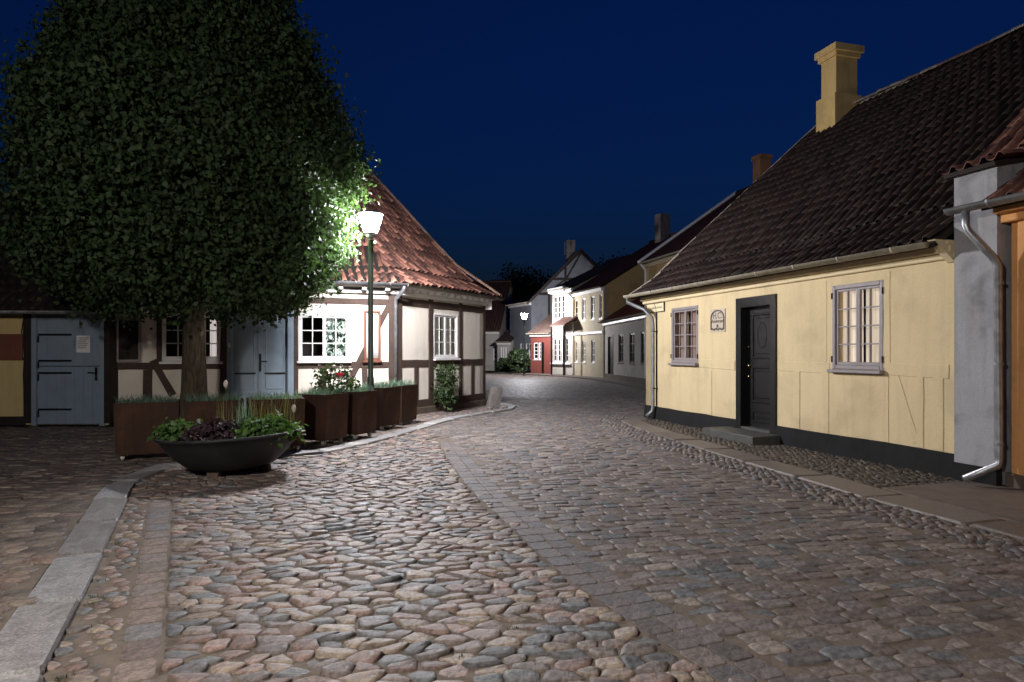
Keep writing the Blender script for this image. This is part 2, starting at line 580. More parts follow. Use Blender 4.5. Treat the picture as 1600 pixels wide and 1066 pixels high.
def window(parent, x0, x1, z0, z1, sashes=2, cols=2, rows=3, y=0.02, mat='white_paint', pane='glass', fr=0.05, sill=True, curtain=None, mun=0.018, name='window', panes=True, proud=0.0):
    """outer frame; children: sill, sash (with glazing bars), one pane per light, curtain behind"""
    mb = MB()
    yf = y - proud
    d = y + 0.07
    mb.cbox(x0, x0 + fr, yf, d, z0, z1).cbox(x1 - fr, x1, yf, d, z0, z1).cbox(x0 + fr, x1 - fr, yf + .001, d, z1 - fr, z1).cbox(x0 + fr, x1 - fr, yf + .001, d, z0, z0 + fr)
    w = mb.build(name, mat, parent)
    iw = (x1 - x0 - 2 * fr) / sashes
    for i in range(sashes):
        a = x0 + fr + i * iw
        b = a + iw
        sb = MB()
        s = 0.032
        ys = y + 0.012
        c, e = z0 + fr, z1 - fr
        sb.cbox(a, a + s, ys, ys + .035, c, e, .004).cbox(b - s, b, ys, ys + .035, c, e, .004)
        sb.cbox(a + s, b - s, ys + .001, ys + .035, c, c + s * 1.3, .004).cbox(a + s, b - s, ys + .001, ys + .035, e - s, e, .004)
        gx0, gx1, gz0, gz1 = a + s, b - s, c + s * 1.3, e - s
        cw, rh = (gx1 - gx0) / cols, (gz1 - gz0) / rows
        for k in range(1, cols):
            sb.cbox(gx0 + k * cw - mun / 2, gx0 + k * cw + mun / 2, ys + .006, ys + .032, gz0, gz1, .003)
        for k in range(1, rows):
            sb.cbox(gx0, gx1, ys + .0075, ys + .0315, gz0 + k * rh - mun / 2, gz0 + k * rh + mun / 2, .003)
        sb.build('sash', mat, w)
        for q in range(cols if panes else 1):
            for r in range(rows if panes else 1):
                pw, ph = (cw, rh) if panes else (gx1 - gx0, gz1 - gz0)
                tl = random.uniform(-.002, .002)
                yy = ys + .02
                MB().add([(gx0 + q * pw, yy + tl, gz0 + r * ph), (gx0 + (q + 1) * pw, yy - tl, gz0 + r * ph), (gx0 + (q + 1) * pw, yy - tl, gz0 + (r + 1) * ph), (gx0 + q * pw, yy + tl, gz0 + (r + 1) * ph)], [(0, 1, 2, 3)]).build('pane', pane, w)
    if sill:
        MB().cbox(x0 - .02, x1 + .02, y - .07 - proud, y + .03, z0 - .045, z0 - .002, .008).build('sill', mat, w)
    if curtain:
        for (a, b, cm) in curtain:
            cb = MB()
            ca, cbx = x0 + (x1 - x0) * a, x0 + (x1 - x0) * b
            n = max(6, int((cbx - ca) / 0.025))
            vs, fs = [], []
            for i in range(n + 1):
                xx = ca + (cbx - ca) * i / n
                yy = y + 0.14 + 0.018 * math.sin(i * 1.9) + random.uniform(-.004, .004)
                vs += [(xx, yy, z0), (xx, yy, z1)]
            for i in range(n):
                fs.append((2 * i, 2 * i + 2, 2 * i + 3, 2 * i + 1))
            cb.add(vs, fs).build('curtain', cm, w, smooth=True)
        MB().add([(x0 - .3, y + 0.9, z0 - .3), (x1 + .3, y + 0.9, z0 - .3), (x1 + .3, y + 0.9, z1 + .3), (x0 - .3, y + 0.9, z1 + .3)], [(0, 1, 2, 3)]).build('dark_room', 'room_dark', w)
    return w

# ------------------------------------------------------------------ pieces: nearest ones single, the rest one mass
def area2(poly):
    return 0.5 * sum(poly[i][0] * poly[(i + 1) % len(poly)][1] - poly[(i + 1) % len(poly)][0] * poly[i][1] for i in range(len(poly)))

def pieces(items, parent, name, mass, mat, limit=300, smooth=True):
    """items: (verts, faces, tint, centre, size); the limit that show largest become objects, the rest one mesh"""
    def score(it):
        c = it[3]
        return it[4] / max(c[1], 0.3) if in_view(c, 0) else -1
    items = sorted(items, key=score, reverse=True)
    for vs, fs, tnt, c, s in items[:limit]:
        me = bpy.data.meshes.new(name)
        off = Vector(c)
        me.from_pydata([tuple(Vector(v) - off) for v in vs], [], fs)
        me.materials.append(M[mat])
        if smooth:
            me.polygons.foreach_set('use_smooth', [True] * len(me.polygons))
        set_tint(me, tnt)
        o = link(name, me, parent)
        o.location = off
    if len(items) > limit:
        V, F, T = [], [], []
        for vs, fs, tnt, c, s in items[limit:]:
            o = len(V)
            V += [tuple(v) for v in vs]
            F += [tuple(i + o for i in f) for f in fs]
            T += [tnt] * len(vs)
        me = bpy.data.meshes.new(mass)
        me.from_pydata(V, [], F)
        me.materials.append(M[mat])
        if smooth:
            me.polygons.foreach_set('use_smooth', [True] * len(me.polygons))
        set_tint(me, np.array(T))
        tag(link(mass, me, parent), kind='stuff')
# ------------------------------------------------------------------ ground: outlines in plan (metres, camera at 0,0)
KERB_L = [(-1.55, 2.0), (-1.94, 2.8), (-2.39, 3.81), (-3.12, 5.38), (-3.88, 7.0), (-4.08, 7.6), (-4.05, 8.0), (-3.85, 8.3), (-3.45, 8.55), (-2.78, 8.9), (-2.42, 9.3), (-2.1, 10.1),
          (-1.72, 11.5), (-1.36, 13.2), (-1.02, 14.3), (-0.5, 15.4), (-0.02, 16.2), (0.16, 16.8), (0.1, 17.5), (-0.2, 18.2), (-0.8, 18.9)]
KERB_R = [(4.75, 1.3), (4.2, 3.1), (3.68, 4.9), (3.29, 6.27), (3.09, 7.3), (2.68, 9.3), (2.28, 11.9), (2.12, 13.3), (2.2, 13.9), (2.6, 14.6)]
SEAM = [(1.3, 1.9), (1.1, 2.3), (0.87, 2.8), (0.63, 3.36), (0.31, 4.1), (-0.03, 5.41), (-0.36, 6.46), (-0.83, 8.8), (-1.12, 10.4)]
ROWBAND = [(-1.22, 2.0), (-1.63, 3.0), (-2.19, 4.14), (-2.8, 5.4), (-3.30, 6.4)]

def inside(p, poly):
    x, y = p
    c = False
    j = len(poly) - 1
    for i in range(len(poly)):
        xi, yi = poly[i]
        xj, yj = poly[j]
        if (yi > y) != (yj > y) and x < (xj - xi) * (y - yi) / (yj - yi) + xi:
            c = not c
        j = i
    return c

def offset(line, d):
    """polyline shifted to its left by d"""
    out = []
    for i, p in enumerate(line):
        a = Vector(line[max(i - 1, 0)])
        b = Vector(line[min(i + 1, len(line) - 1)])
        t = (b - a).normalized()
        out.append((p[0] - t.y * d, p[1] + t.x * d))
    return out

def resample(line, step):
    P = [Vector(p) for p in line]
    seg = [(P[i + 1] - P[i]).length for i in range(len(P) - 1)]
    tot = sum(seg)
    n = max(1, round(tot / step))
    out = []
    for k in range(n + 1):
        t = tot * k / n
        i = 0
        while i < len(seg) - 1 and t > seg[i]:
            t -= seg[i]
            i += 1
        out.append(P[i].lerp(P[i + 1], min(1, t / seg[i])))
    return out

def smooth_line(line, it=2):
    for _ in range(it):
        o = [line[0]]
        for a, b in zip(line[:-1], line[1:]):
            o.append((a[0] * .75 + b[0] * .25, a[1] * .75 + b[1] * .25))
            o.append((a[0] * .25 + b[0] * .75, a[1] * .25 + b[1] * .75))
        o.append(line[-1])
        line = o
    return line

KL, KR, SM, RB = smooth_line(KERB_L), smooth_line(KERB_R), smooth_line(SEAM), smooth_line(ROWBAND)

def clip_half(poly, p, n):
    """keep the side of the line through p with (q-p).n >= 0"""
    out = []
    for i in range(len(poly)):
        a, b = poly[i], poly[(i + 1) % len(poly)]
        da = (a[0] - p[0]) * n[0] + (a[1] - p[1]) * n[1]
        db = (b[0] - p[0]) * n[0] + (b[1] - p[1]) * n[1]
        if da >= 0:
            out.append(a)
        if (da >= 0) != (db >= 0):
            t = da / (da - db)
            out.append((a[0] + (b[0] - a[0]) * t, a[1] + (b[1] - a[1]) * t))
    return out

def clip_lines(poly, c, lines, margin=0.008):
    for ln in lines:
        best, bd = None, 1e9
        for i in range(len(ln) - 1):
            a, b = ln[i], ln[i + 1]
            dx, dy = b[0] - a[0], b[1] - a[1]
            L2 = dx * dx + dy * dy
            t = max(0, min(1, ((c[0] - a[0]) * dx + (c[1] - a[1]) * dy) / L2))
            q = (a[0] + dx * t, a[1] + dy * t)
            d = (q[0] - c[0]) ** 2 + (q[1] - c[1]) ** 2
            if d < bd:
                bd, best = d, (a, b)
        if bd > 0.16:
            continue
        a, b = best
        nx, ny = -(b[1] - a[1]), b[0] - a[0]
        L = math.hypot(nx, ny)
        nx, ny = nx / L, ny / L
        if (c[0] - a[0]) * nx + (c[1] - a[1]) * ny < 0:
            nx, ny = -nx, -ny
        poly = clip_half(poly, (a[0] + nx * margin, a[1] + ny * margin), (nx, ny))
        if len(poly) < 3:
            return None
    return poly

def voronoi_cells(bounds, sx, sy, ang, jit, keep):
    """irregular cells, sx by sy metres, rows turned by ang"""
    ca, sa = math.cos(ang), math.sin(ang)
    x0, x1, y0, y1 = bounds
    R = math.hypot(x1 - x0, y1 - y0) / 2 + 1
    mx, my = (x0 + x1) / 2, (y0 + y1) / 2
    nx, ny = int(R / sx) + 1, int(R / sy) + 1
    g = {}
    for j in range(-ny, ny + 1):
        for i in range(-nx, nx + 1):
            u = i + (0.5 if j % 2 else 0) + random.uniform(-jit, jit)
            v = j + random.uniform(-jit, jit) * 0.8
            g[i, j] = (u, v)
    cells = []
    for (i, j), (u, v) in g.items():
        wx = mx + u * sx * ca - v * sy * sa
        wy = my + u * sx * sa + v * sy * ca
        if not keep((wx, wy)):
            continue
        poly = [(u - 1.3, v - 1.3), (u + 1.3, v - 1.3), (u + 1.3, v + 1.3), (u - 1.3, v + 1.3)]
        for dj in (-2, -1, 0, 1, 2):
            for di in (-2, -1, 0, 1, 2):
                if di == 0 and dj == 0:
                    continue
                q = g.get((i + di, j + dj))
                if q is None:
                    continue
                n = (u - q[0], v - q[1])
                if n[0] * n[0] + n[1] * n[1] > 5.5:
                    continue
                poly = clip_half(poly, ((u + q[0]) / 2, (v + q[1]) / 2), n)
                if len(poly) < 3:
                    break
            if len(poly) < 3:
                break
        if len(poly) < 3:
            continue
        cells.append([(mx + a * sx * ca - b * sy * sa, my + a * sx * sa + b * sy * ca) for a, b in poly])
    return cells

def row_cells(bounds, sx, sy, ang, keep, jx=0.25, jy=0.06):
    """setts laid in rows"""
    ca, sa = math.cos(ang), math.sin(ang)
    x0, x1, y0, y1 = bounds
    R = math.hypot(x1 - x0, y1 - y0) / 2 + 1
    mx, my = (x0 + x1) / 2, (y0 + y1) / 2
    cells = []
    v = -R
    while v < R:
        h = sy * random.uniform(0.88, 1.12)
        u = -R + random.uniform(0, sx)
        bow = random.uniform(-.01, .01)
        while u < R:
            w = sx * random.uniform(1 - jx, 1 + jx)
            c = (u + w / 2, v + h / 2 + 0.02 * math.sin(u * 0.9 + v * 0.2))
            wx, wy = mx + c[0] * ca - c[1] * sa, my + c[0] * sa + c[1] * ca
            if keep((wx, wy)):
                q = []
                for du, dv in ((-.5, -.5), (.5, -.5), (.5, .5), (-.5, .5)):
                    a = c[0] + du * w + random.uniform(-.007, .007)
                    b = c[1] + dv * h + random.uniform(-jy, jy) * h
                    q.append((mx + a * ca - b * sa, my + a * sa + b * ca))
                cells.append(q)
            u += w
        v += h
    return cells

def inset(poly, d):
    n = len(poly)
    cx, cy = sum(p[0] for p in poly) / n, sum(p[1] for p in poly) / n
    out = []
    for x, y in poly:
        L = math.hypot(x - cx, y - cy) + 1e-6
        k = max(0.3, (L - d) / L)
        out.append((cx + (x - cx) * k, cy + (y - cy) * k))
    return out

def chaikin(poly, q=0.25):
    o = []
    for i in range(len(poly)):
        a, b = poly[i], poly[(i + 1) % len(poly)]
        o.append((a[0] * (1 - q) + b[0] * q, a[1] * (1 - q) + b[1] * q))
        o.append((a[0] * q + b[0] * (1 - q), a[1] * q + b[1] * (1 - q)))
    return o

def stone(poly, zb, h, tintc, gap=0.006, q=0.25, rings=((1.0, 0.0), (0.96, 0.6), (0.72, 0.94)), tilt=0.05, flat=False, rough=0.0, bmp=.03):
    if poly is None or len(poly) < 3 or abs(area2(poly)) < 2e-4:
        return None
    if area2(poly) < 0:
        poly = poly[::-1]
    p = chaikin(inset(poly, gap), q)
    n = len(p)
    cx, cy = sum(a for a, b in p) / n, sum(b for a, b in p) / n
    if rough:
        p = [(cx + (x - cx) * k, cy + (y - cy) * k) for (x, y) in p for k in (1 + random.uniform(-rough, rough * .5),)]
    tx, ty = random.uniform(-tilt, tilt), random.uniform(-tilt, tilt)
    vs, fs = [], []
    for k, (s, f) in enumerate(rings):
        for x, y in p:
            ox, oy = (x - cx) * s, (y - cy) * s
            z = zb + h * f
            if k:
                z += ox * tx + oy * ty + random.uniform(-bmp, bmp) * h
            vs.append((cx + ox, cy + oy, z))
    for k in range(len(rings) - 1):
        for i in range(n):
            j = (i + 1) % n
            fs.append((k * n + i, k * n + j, (k + 1) * n + j, (k + 1) * n + i))
    top = (len(rings) - 1) * n
    if flat:
        fs.append(tuple(range(top, top + n)))
    else:
        vs.append((cx, cy, zb + h))
        for i in range(n):
            fs.append((top + i, top + (i + 1) % n, len(vs) - 1))
    return vs, fs, tintc, (cx, cy, zb + h * .5), math.sqrt(abs(area2(poly)))

COBBLE_C = [(108, 100, 97), (122, 111, 106), (130, 114, 107), (136, 117, 109), (122, 103, 96), (138, 126, 114), (108, 109, 110), (100, 102, 104), (142, 130, 118), (126, 117, 111), (116, 98, 92), (94, 93, 94), (134, 120, 108)]
SETT_C = [(108, 101, 99), (101, 95, 94), (114, 105, 101), (106, 96, 92), (98, 96, 96), (91, 88, 88), (118, 109, 104), (101, 91, 88), (92, 94, 97), (122, 114, 107)]

def pick(pal, k=1.0, j=0.14):
    c = random.choice(pal)
    f = k * random.uniform(1 - j, 1 + j)
    r = srgb(*c)
    return (r[0] * f, r[1] * f, r[2] * f)

# the ground and the sheets the stones are bedded in
tag(MB().add([(-300, -60, -.06), (300, -60, -.06), (300, 500, -.06), (-300, 500, -.06)], [(0, 1, 2, 3)]).build('ground', 'ground'), kind='structure')
RD = tag(MB().slab([(-4.6, 1.2), (5.2, 1.2), (5.2, 5.0), (3.3, 12), (4.2, 15), (6.6, 21), (6.6, 22), (-3.0, 22), (-3.0, 18), (-2.0, 11), (-4.8, 8.6)], -.058, -.006).build('road', 'dirt'), 'cobbled street winding between the old houses', kind='structure')
FR = tag(MB().slab([(-3.5, 20.6), (6.3, 20.6), (5.6, 30), (4.9, 36), (3.6, 40), (1.0, 43.5), (-1.5, 46), (-9, 48), (-9, 44), (-4, 38), (-3.5, 28)], -.057, -.004).build('far_road', 'far_road'), kind='structure')

COB_REG = [p for p in SM] + [(-1.45, 12.2)] + [p for p in reversed(KL) if p[1] < 12.2]
def keep_cob(p):
    return inside(p, COB_REG) and in_view((p[0], p[1], 0), 120)
RBL = offset(RB, 0.085)      # left edge of the row band
RBR = offset(RB, -0.085)
BAND_REG = RBL + RBR[::-1]
SMALL_REG = RBL + [p for p in reversed(KL) if p[1] < 6.6]
def keep_big(p):
    return keep_cob(p) and not inside(p, BAND_REG) and not inside(p, SMALL_REG)

items = []
for c in voronoi_cells((-5, 2, 2, 12.5), 0.146, 0.094, math.radians(9), 0.42, keep_big):
    n = len(c)
    ctr = (sum(a for a, b in c) / n, sum(b for a, b in c) / n)
    c = clip_lines(c, ctr, [SM, RBR if ctr[1] < 6.4 else [(-9, 0), (-9, 1)]])
    # worn flatter and closer in the foreground, rounder towards the lamp
    it = stone(c, -.022, random.uniform(.019, .034), pick(COBBLE_C, 1.0, .24), gap=random.uniform(.000, .006), q=random.uniform(.10, .22), rings=((1.0, 0.0), (0.985, 0.60), (0.91, 0.90), (.62, .99)), tilt=.13, rough=.07, bmp=.10)
    if it:
        items.append(it)
pieces(items, RD, 'cobblestone', 'smaller_cobblestones', 'cobble')

items = []
for c in voronoi_cells((-5, 0, 2, 8), 0.105, 0.085, math.radians(12), 0.33, lambda p: keep_cob(p) and inside(p, SMALL_REG)):
    n = len(c)
    ctr = (sum(a for a, b in c) / n, sum(b for a, b in c) / n)
    it = stone(clip_lines(c, ctr, [RBL]), -.02, random.uniform(.012, .03), pick(COBBLE_C, .92, .2), gap=random.uniform(.003, .010), tilt=.1)
    if it:
        items.append(it)
pieces(items, RD, 'gutter_pebble', 'small_gutter_pebbles', 'cobble', limit=150)

def band_stones(line, w, step, parent, name, pal, zb, h, mat, k=1.0, jit=.3, limit=300, gap=.006, flat=True, q=.12, widths=None):
    pts = resample(line, step)
    out = []
    i = 0
    for i in range(len(pts) - 1):
        a, b = pts[i], pts[i + 1]
        t = (b - a).normalized()
        t0 = (pts[min(i + 1, len(pts) - 1)] - pts[max(i - 1, 0)]).normalized()
        t1 = (pts[min(i + 2, len(pts) - 1)] - pts[i]).normalized()
        n0, n1 = Vector((-t0.y, t0.x)), Vector((-t1.y, t1.x))
        for (lo, hi) in (widths or [(-w / 2, w / 2)]):
            e = random.uniform(-.008, .008)
            poly = [a + n0 * (lo + e), a + n0 * (hi + e), b + n1 * (hi + e), b + n1 * (lo + e)]
            it = stone([(p.x, p.y) for p in poly], zb, h * random.uniform(.93, 1.04), pick(pal, k, .16), gap=gap, q=q, rings=((1, 0), (.99, .75), (.94, .98)), tilt=.012, flat=flat)
            if it:
                out.append(it)
    pieces(out, parent, name, name + '_rest', mat, limit, smooth=False)

band_stones(SM, .3, .19, RD, 'seam_stone', [(100, 94, 94), (94, 88, 87), (106, 97, 93), (90, 88, 90)], -.02, .019, 'sett', widths=[(-.30, -.155), (-.15, -.005)], gap=.002)
band_stones(RB, .17, .22, RD, 'row_stone', [(110, 101, 96), (104, 97, 95), (118, 108, 100), (106, 103, 104), (120, 106, 98), (112, 98, 92)], -.022, .0185, 'sett', gap=.003)

# setts of the carriageway
GUT = offset(KR, 0.48)
SETT_REG = offset(SM, -.31) + [(-1.12, 11.0), (-1.6, 12.2)] + [p for p in KL if p[1] > 12.2 and p[1] < 18] + [(-1.2, 21), (6.3, 21)] + [(2.9, 15.0)] + [p for p in reversed(GUT) if p[1] < 13.9]
def keep_sett(p):
    return inside(p, SETT_REG) and in_view((p[0], p[1], 0), 100)
items = []
for c in row_cells((-2, 6.5, 2, 21), 0.185, 0.122, math.radians(13), keep_sett):
    it = stone(c, -.02, random.uniform(.013, .024), pick(SETT_C, 1.15, .2), gap=random.uniform(.002, .007), q=random.uniform(.08, .17), rings=((1, 0), (.985, .72), (.93, .93), (.74, 1.0)), tilt=.06, rough=.03, bmp=.06)
    if it:
        items.append(it)
pieces(items, RD, 'sett', 'smaller_setts', 'sett')

# rounded gutter pebbles beside the right-hand kerb and along the left one
KRq = [p for p in KR if p[1] > 2.5]
GREG = [p for p in GUT if p[1] > 2.5] + [p for p in reversed(KRq)]
items = []
for c in voronoi_cells((1, 5, 2.5, 15), 0.088, 0.075, math.radians(16), 0.33, lambda p: inside(p, GREG) and in_view((p[0], p[1], 0), 30)):
    it = stone(c, -.02, random.uniform(.018, .036), pick(SETT_C, 1.05, .22), gap=random.uniform(.003, .008), tilt=.12)
    if it:
        items.append(it)
pieces(items, RD, 'edge_pebble', 'small_edge_pebbles', 'cobble', limit=60)

# ------------------------------------------------------------------ kerbs and pavements
KERB_C = [(150, 150, 152), (138, 136, 136), (160, 158, 156), (128, 126, 126)]
kl = tag(bpy.data.objects.new('kerb_left', None), 'pale granite kerb curving past the steel planters', kind='structure')
COL.objects.link(kl)
band_stones(KL, .3, .95, kl, 'kerb_stone', KERB_C, -.05, .078, 'granite', widths=[(0.0, .275)], gap=.003, q=.03)
kr = tag(bpy.data.objects.new('kerb_right', None), 'long flat kerb slabs in front of the yellow house', kind='structure')
COL.objects.link(kr)
band_stones(KR, .4, 1.05, kr, 'kerb_stone', [(108, 100, 94), (102, 94, 88), (114, 105, 98)], -.05, .070, 'granite', widths=[(-.42, 0.0)], gap=.003, q=.03)

KLo = offset(KL, .275)
PL = tag(MB().slab([p for p in KLo] + [(-1.4, 22), (-14, 22), (-14, 1.5)], -.055, .008).build('pavement_left', 'dirt'), 'sett pavement under the tree', kind='structure')
PREG = [p for p in KLo] + [(-1.2, 20), (-14, 20), (-14, 1.5)]
items = []
for c in row_cells((-12, -1, 2, 13.0), 0.215, 0.125, math.radians(2), lambda p: inside(p, PREG) and p[1] < 13.5 and in_view((p[0], p[1], 0), 60)):
    it = stone(c, .0, random.uniform(.014, .026), pick([(112, 102, 94), (102, 93, 87), (122, 111, 101), (94, 87, 82), (116, 100, 91)], 1.0, .2), gap=random.uniform(.003, .008), q=.12, rings=((1, 0), (.97, .7), (.86, .97)), tilt=.05)
    if it:
        items.append(it)
pieces(items, PL, 'paving_sett', 'smaller_paving_setts', 'sett')
items = []
for c in voronoi_cells((-3, 1, 13.2, 19), 0.10, 0.085, .4, 0.33, lambda p: inside(p, PREG) and 13.5 < p[1] < 18.5):
    it = stone(c, .0, random.uniform(.014, .03), pick(COBBLE_C, 1.0, .2), gap=random.uniform(.003, .008), tilt=.1)
    if it:
        items.append(it)
pieces(items, PL, 'pavement_pebble', 'small_pavement_pebbles', 'cobble', limit=40)

KRo = offset(KR, -.42)
PR = tag(MB().slab([p for p in KRo] + [(3.2, 14.8), (9, 14.0), (9, 1.3)], -.055, .004).build('pavement_right', 'dirt_dark'), 'pebbled pavement strip in front of the yellow house', kind='structure')
PRR = [p for p in KRo] + [(3.2, 14.6), (9, 14.0), (9, 1.3)]
items = []
for c in voronoi_cells((2, 6, 6.4, 15), 0.085, 0.07, math.radians(16), 0.33, lambda p: inside(p, PRR) and p[1] > 6.9 and in_view((p[0], p[1], 0), 20)):
    it = stone(c, -.002, random.uniform(.010, .024), pick([(78, 72, 66), (84, 78, 71), (71, 66, 61), (90, 82, 73)], 1.0, .22), gap=random.uniform(.003, .008), tilt=.1)
    if it:
        items.append(it)
pieces(items, PR, 'pavement_pebble', 'small_pavement_pebbles', 'cobble', limit=60)
tag(MB().slab([(3.66, 6.75), (4.2, 6.9), (4.75, 7.1), (7, 7.2), (7.5, 1.2), (5.2, 1.25), (4.62, 3.15), (4.1, 4.95)], .006, .023).build('concrete_patch', 'asphalt', PR), 'worn smooth concrete patch at the kerb')

# pavement along the far houses
FP = tag(MB().slab([(5.2, 22), (6.8, 22), (5.8, 30), (5.2, 35.6), (3.9, 40.2), (1.6, 43.9), (-.6, 47), (-1.3, 46.4), (.4, 43.0), (2.7, 39.2), (3.9, 35.2), (4.6, 29)], -.05, .07).build('far_pavement', 'asphalt'), kind='structure')

# a few weeds in the joints
vs, fs, ts = [], [], []
for i in range(34):
    if i < 16:
        cx_, cy_ = random.uniform(-1.6, 1.0), random.uniform(2.7, 5.2)
    else:
        q = random.choice([k for k in KL if 2.6 < k[1] < 7.5])
        cx_, cy_ = q[0] + random.uniform(.0, .1), q[1] + random.uniform(-.2, .2)
    for k in range(random.randint(5, 16)):
        a = random.uniform(0, 6.28)
        x, y = cx_ + random.gauss(0, .02), cy_ + random.gauss(0, .012)
        h, w = random.uniform(.006, .02), .003
        o = len(vs)
        vs += [(x - w * math.sin(a), y + w * math.cos(a), -.008), (x + w * math.sin(a), y - w * math.cos(a), -.008), (x + math.cos(a) * h * .6, y + math.sin(a) * h * .6, h)]
        fs.append((o, o + 1, o + 2))
        ts += [random.random()] * 3
tag(MB().add(vs, fs).build('joint_weeds', 'shrub_leaf', None, tint=np.array([[t] * 3 for t in ts])), 'tiny green weeds sprouting between the foreground cobbles', 'weeds', kind='stuff')
# ------------------------------------------------------------------ roofs of clay pantiles
def tile_variants(pal, n=7, w=.178, ln=.33):
    prof = [(0, -.006), (.12, -.018), (.32, -.024), (.52, -.012), (.68, .020), (.82, .036), (.95, .024), (1.06, -.006)]
    out = []
    for k in range(n):
        vs, fs = [], []
        for (yy, dz) in ((0, .008), (0, .020), (ln * .5, .012), (ln, .002)):
            for px, pz in prof:
                vs.append((px * w, yy + (0.012 * math.sin(px * 6) if yy == 0 else 0), pz + dz))
        m = len(prof)
        for r in range(3):
            for i in range(m - 1):
                fs.append((r * m + i, r * m + i + 1, (r + 1) * m + i + 1, (r + 1) * m + i))
        out.append((vs, fs, pick(pal, 1.0 if k < n - 1 else 1.7, .25)))
    return out

TILE_MESH = {}
def tile_roof(parent, fac, x0, x1, prof, pal, keep=None, limit=300, w=.17, flip=False, key='red', rise=.28):
    """lays pantiles up a slope. prof: (y,z) points of the slope from eave to ridge, in facade coordinates"""
    if key not in TILE_MESH:
        var = tile_variants(pal)
        ms = []
        for vs, fs, t in var:
            me = bpy.data.meshes.new('roof_tile')
            me.from_pydata(vs, [], fs)
            me.materials.append(M['tile'])
            me.polygons.foreach_set('use_smooth', [True] * len(me.polygons))
            set_tint(me, t)
            ms.append(me)
        TILE_MESH[key] = (var, ms)
    var, ms = TILE_MESH[key]
    P = [Vector((0, y, z)) for y, z in prof]
    seg = [(P[i + 1] - P[i]).length for i in range(len(P) - 1)]
    tot = sum(seg)
    rows = int(tot / rise)
    step = tot / rows
    cand = []
    for r in range(rows):
        t = r * step
        i = 0
        while i < len(seg) - 1 and t > seg[i]:
            t -= seg[i]
            i += 1
        d = (P[i + 1] - P[i]).normalized()
        base = P[i] + d * t
        ncol = int((x1 - x0) / w)
        for c in range(ncol):
            x = x0 + c * w
            if keep and not keep(x + w / 2, base.y + .15):
                continue
            rot = Matrix(((1, 0, 0), (0, d.y, -d.z), (0, d.z, d.y))).to_4x4()
            j = Matrix.Rotation(random.uniform(-.02, .02), 4, 'Z') @ Matrix.Rotation(random.uniform(-.015, .015), 4, 'X')
            sag = .016 * math.sin(x * 1.1 + base.y * .7) + .005 * math.sin(x * 2.7 - base.y * 1.9)
            mat = Matrix.Translation((x + random.uniform(-.006, .006), base.y + random.uniform(-.012, .012), base.z + sag + random.uniform(-.003, .007))) @ rot @ j
            wp = fac.world(x, base.y, base.z)
            wp2 = fac.world(x + w, base.y + d.y * .3, base.z + d.z * .3)
            a, b = project(wp), project(wp2)
            sc = abs(a[0] - b[0]) * abs(a[1] - b[1]) if in_view(wp, 0) else -1
            cand.append((sc, mat))
    cand.sort(key=lambda q: q[0], reverse=True)
    for sc, mat in cand[:limit]:
        o = link('roof_tile', random.choice(ms), parent)
        o.matrix_local = mat
    V, F, T = [], [], []
    for sc, mat in cand[limit:]:
        vs, fs, t = random.choice(var)
        o = len(V)
        V += [tuple(mat @ Vector(v)) for v in vs]
        F += [tuple(i + o for i in f) for f in fs]
        T += [t] * len(vs)
    if V:
        me = bpy.data.meshes.new('further_roof_tiles')
        me.from_pydata(V, [], F)
        me.materials.append(M['tile'])
        me.polygons.foreach_set('use_smooth', [True] * len(me.polygons))
        set_tint(me, np.array(T))
        tag(link('further_roof_tiles', me, parent), kind='stuff')

def ridge_tiles(parent, a, b, pal, r=.11, name='ridge_tile', mat='tile'):
    a, b = Vector(a), Vector(b)
    L = (b - a).length
    n = max(1, int(L / .34))
    d = (b - a).normalized()
    side = d.cross(Vector((0, 0, 1))).normalized()
    up = side.cross(d)
    for k in range(n):
        p = a + d * (L * k / n) + Vector((0, 0, .02 * math.sin(k * .45) + random.uniform(-.008, .008)))
        q = a + d * (L * (k + 1.12) / n) + Vector((0, 0, .02 * math.sin(k * .45 + .4) + random.uniform(-.008, .008)))
        vs, fs = [], []
        for e, (pt, rr) in enumerate(((p, r), (q, r * .86))):
            for i in range(7):
                an = math.pi * i / 6
                vs.append(pt + side * (math.cos(an) * rr) + up * (math.sin(an) * rr * .8 + random.uniform(-.004, .004)))
        for i in range(6):
            fs.append((i, i + 1, i + 8, i + 7))
        MB().add(vs, fs).build(name, mat, parent, smooth=True, tint=pick(pal, .9, .2))

def slope_sheet(x0, x1, prof, th=.06, xa=None, xb=None):
    """solid boarding under the tiles; xa/xb(y) may slant the ends"""
    mb = MB()
    n = len(prof)
    A = xa or (lambda y: x0)
    B = xb or (lambda y: x1)
    vs = []
    for y, z in prof:
        vs += [(A(y), y, z - .012), (B(y), y, z - .012), (A(y), y + .02, z - .012 - th), (B(y), y + .02, z - .012 - th)]
    fs = []
    for i in range(n - 1):
        o = i * 4
        fs += [(o, o + 1, o + 5, o + 4), (o + 2, o + 6, o + 7, o + 3), (o, o + 4, o + 6, o + 2), (o + 1, o + 3, o + 7, o + 5)]
    fs += [(0, 2, 3, 1)]
    return mb.add(vs, fs)

RED = [(90, 60, 52), (98, 65, 56), (82, 55, 48), (108, 74, 63), (74, 51, 46), (92, 69, 61)]
DARKRED = [(42, 30, 26), (38, 27, 24), (46, 32, 27), (35, 26, 23), (45, 33, 29)]

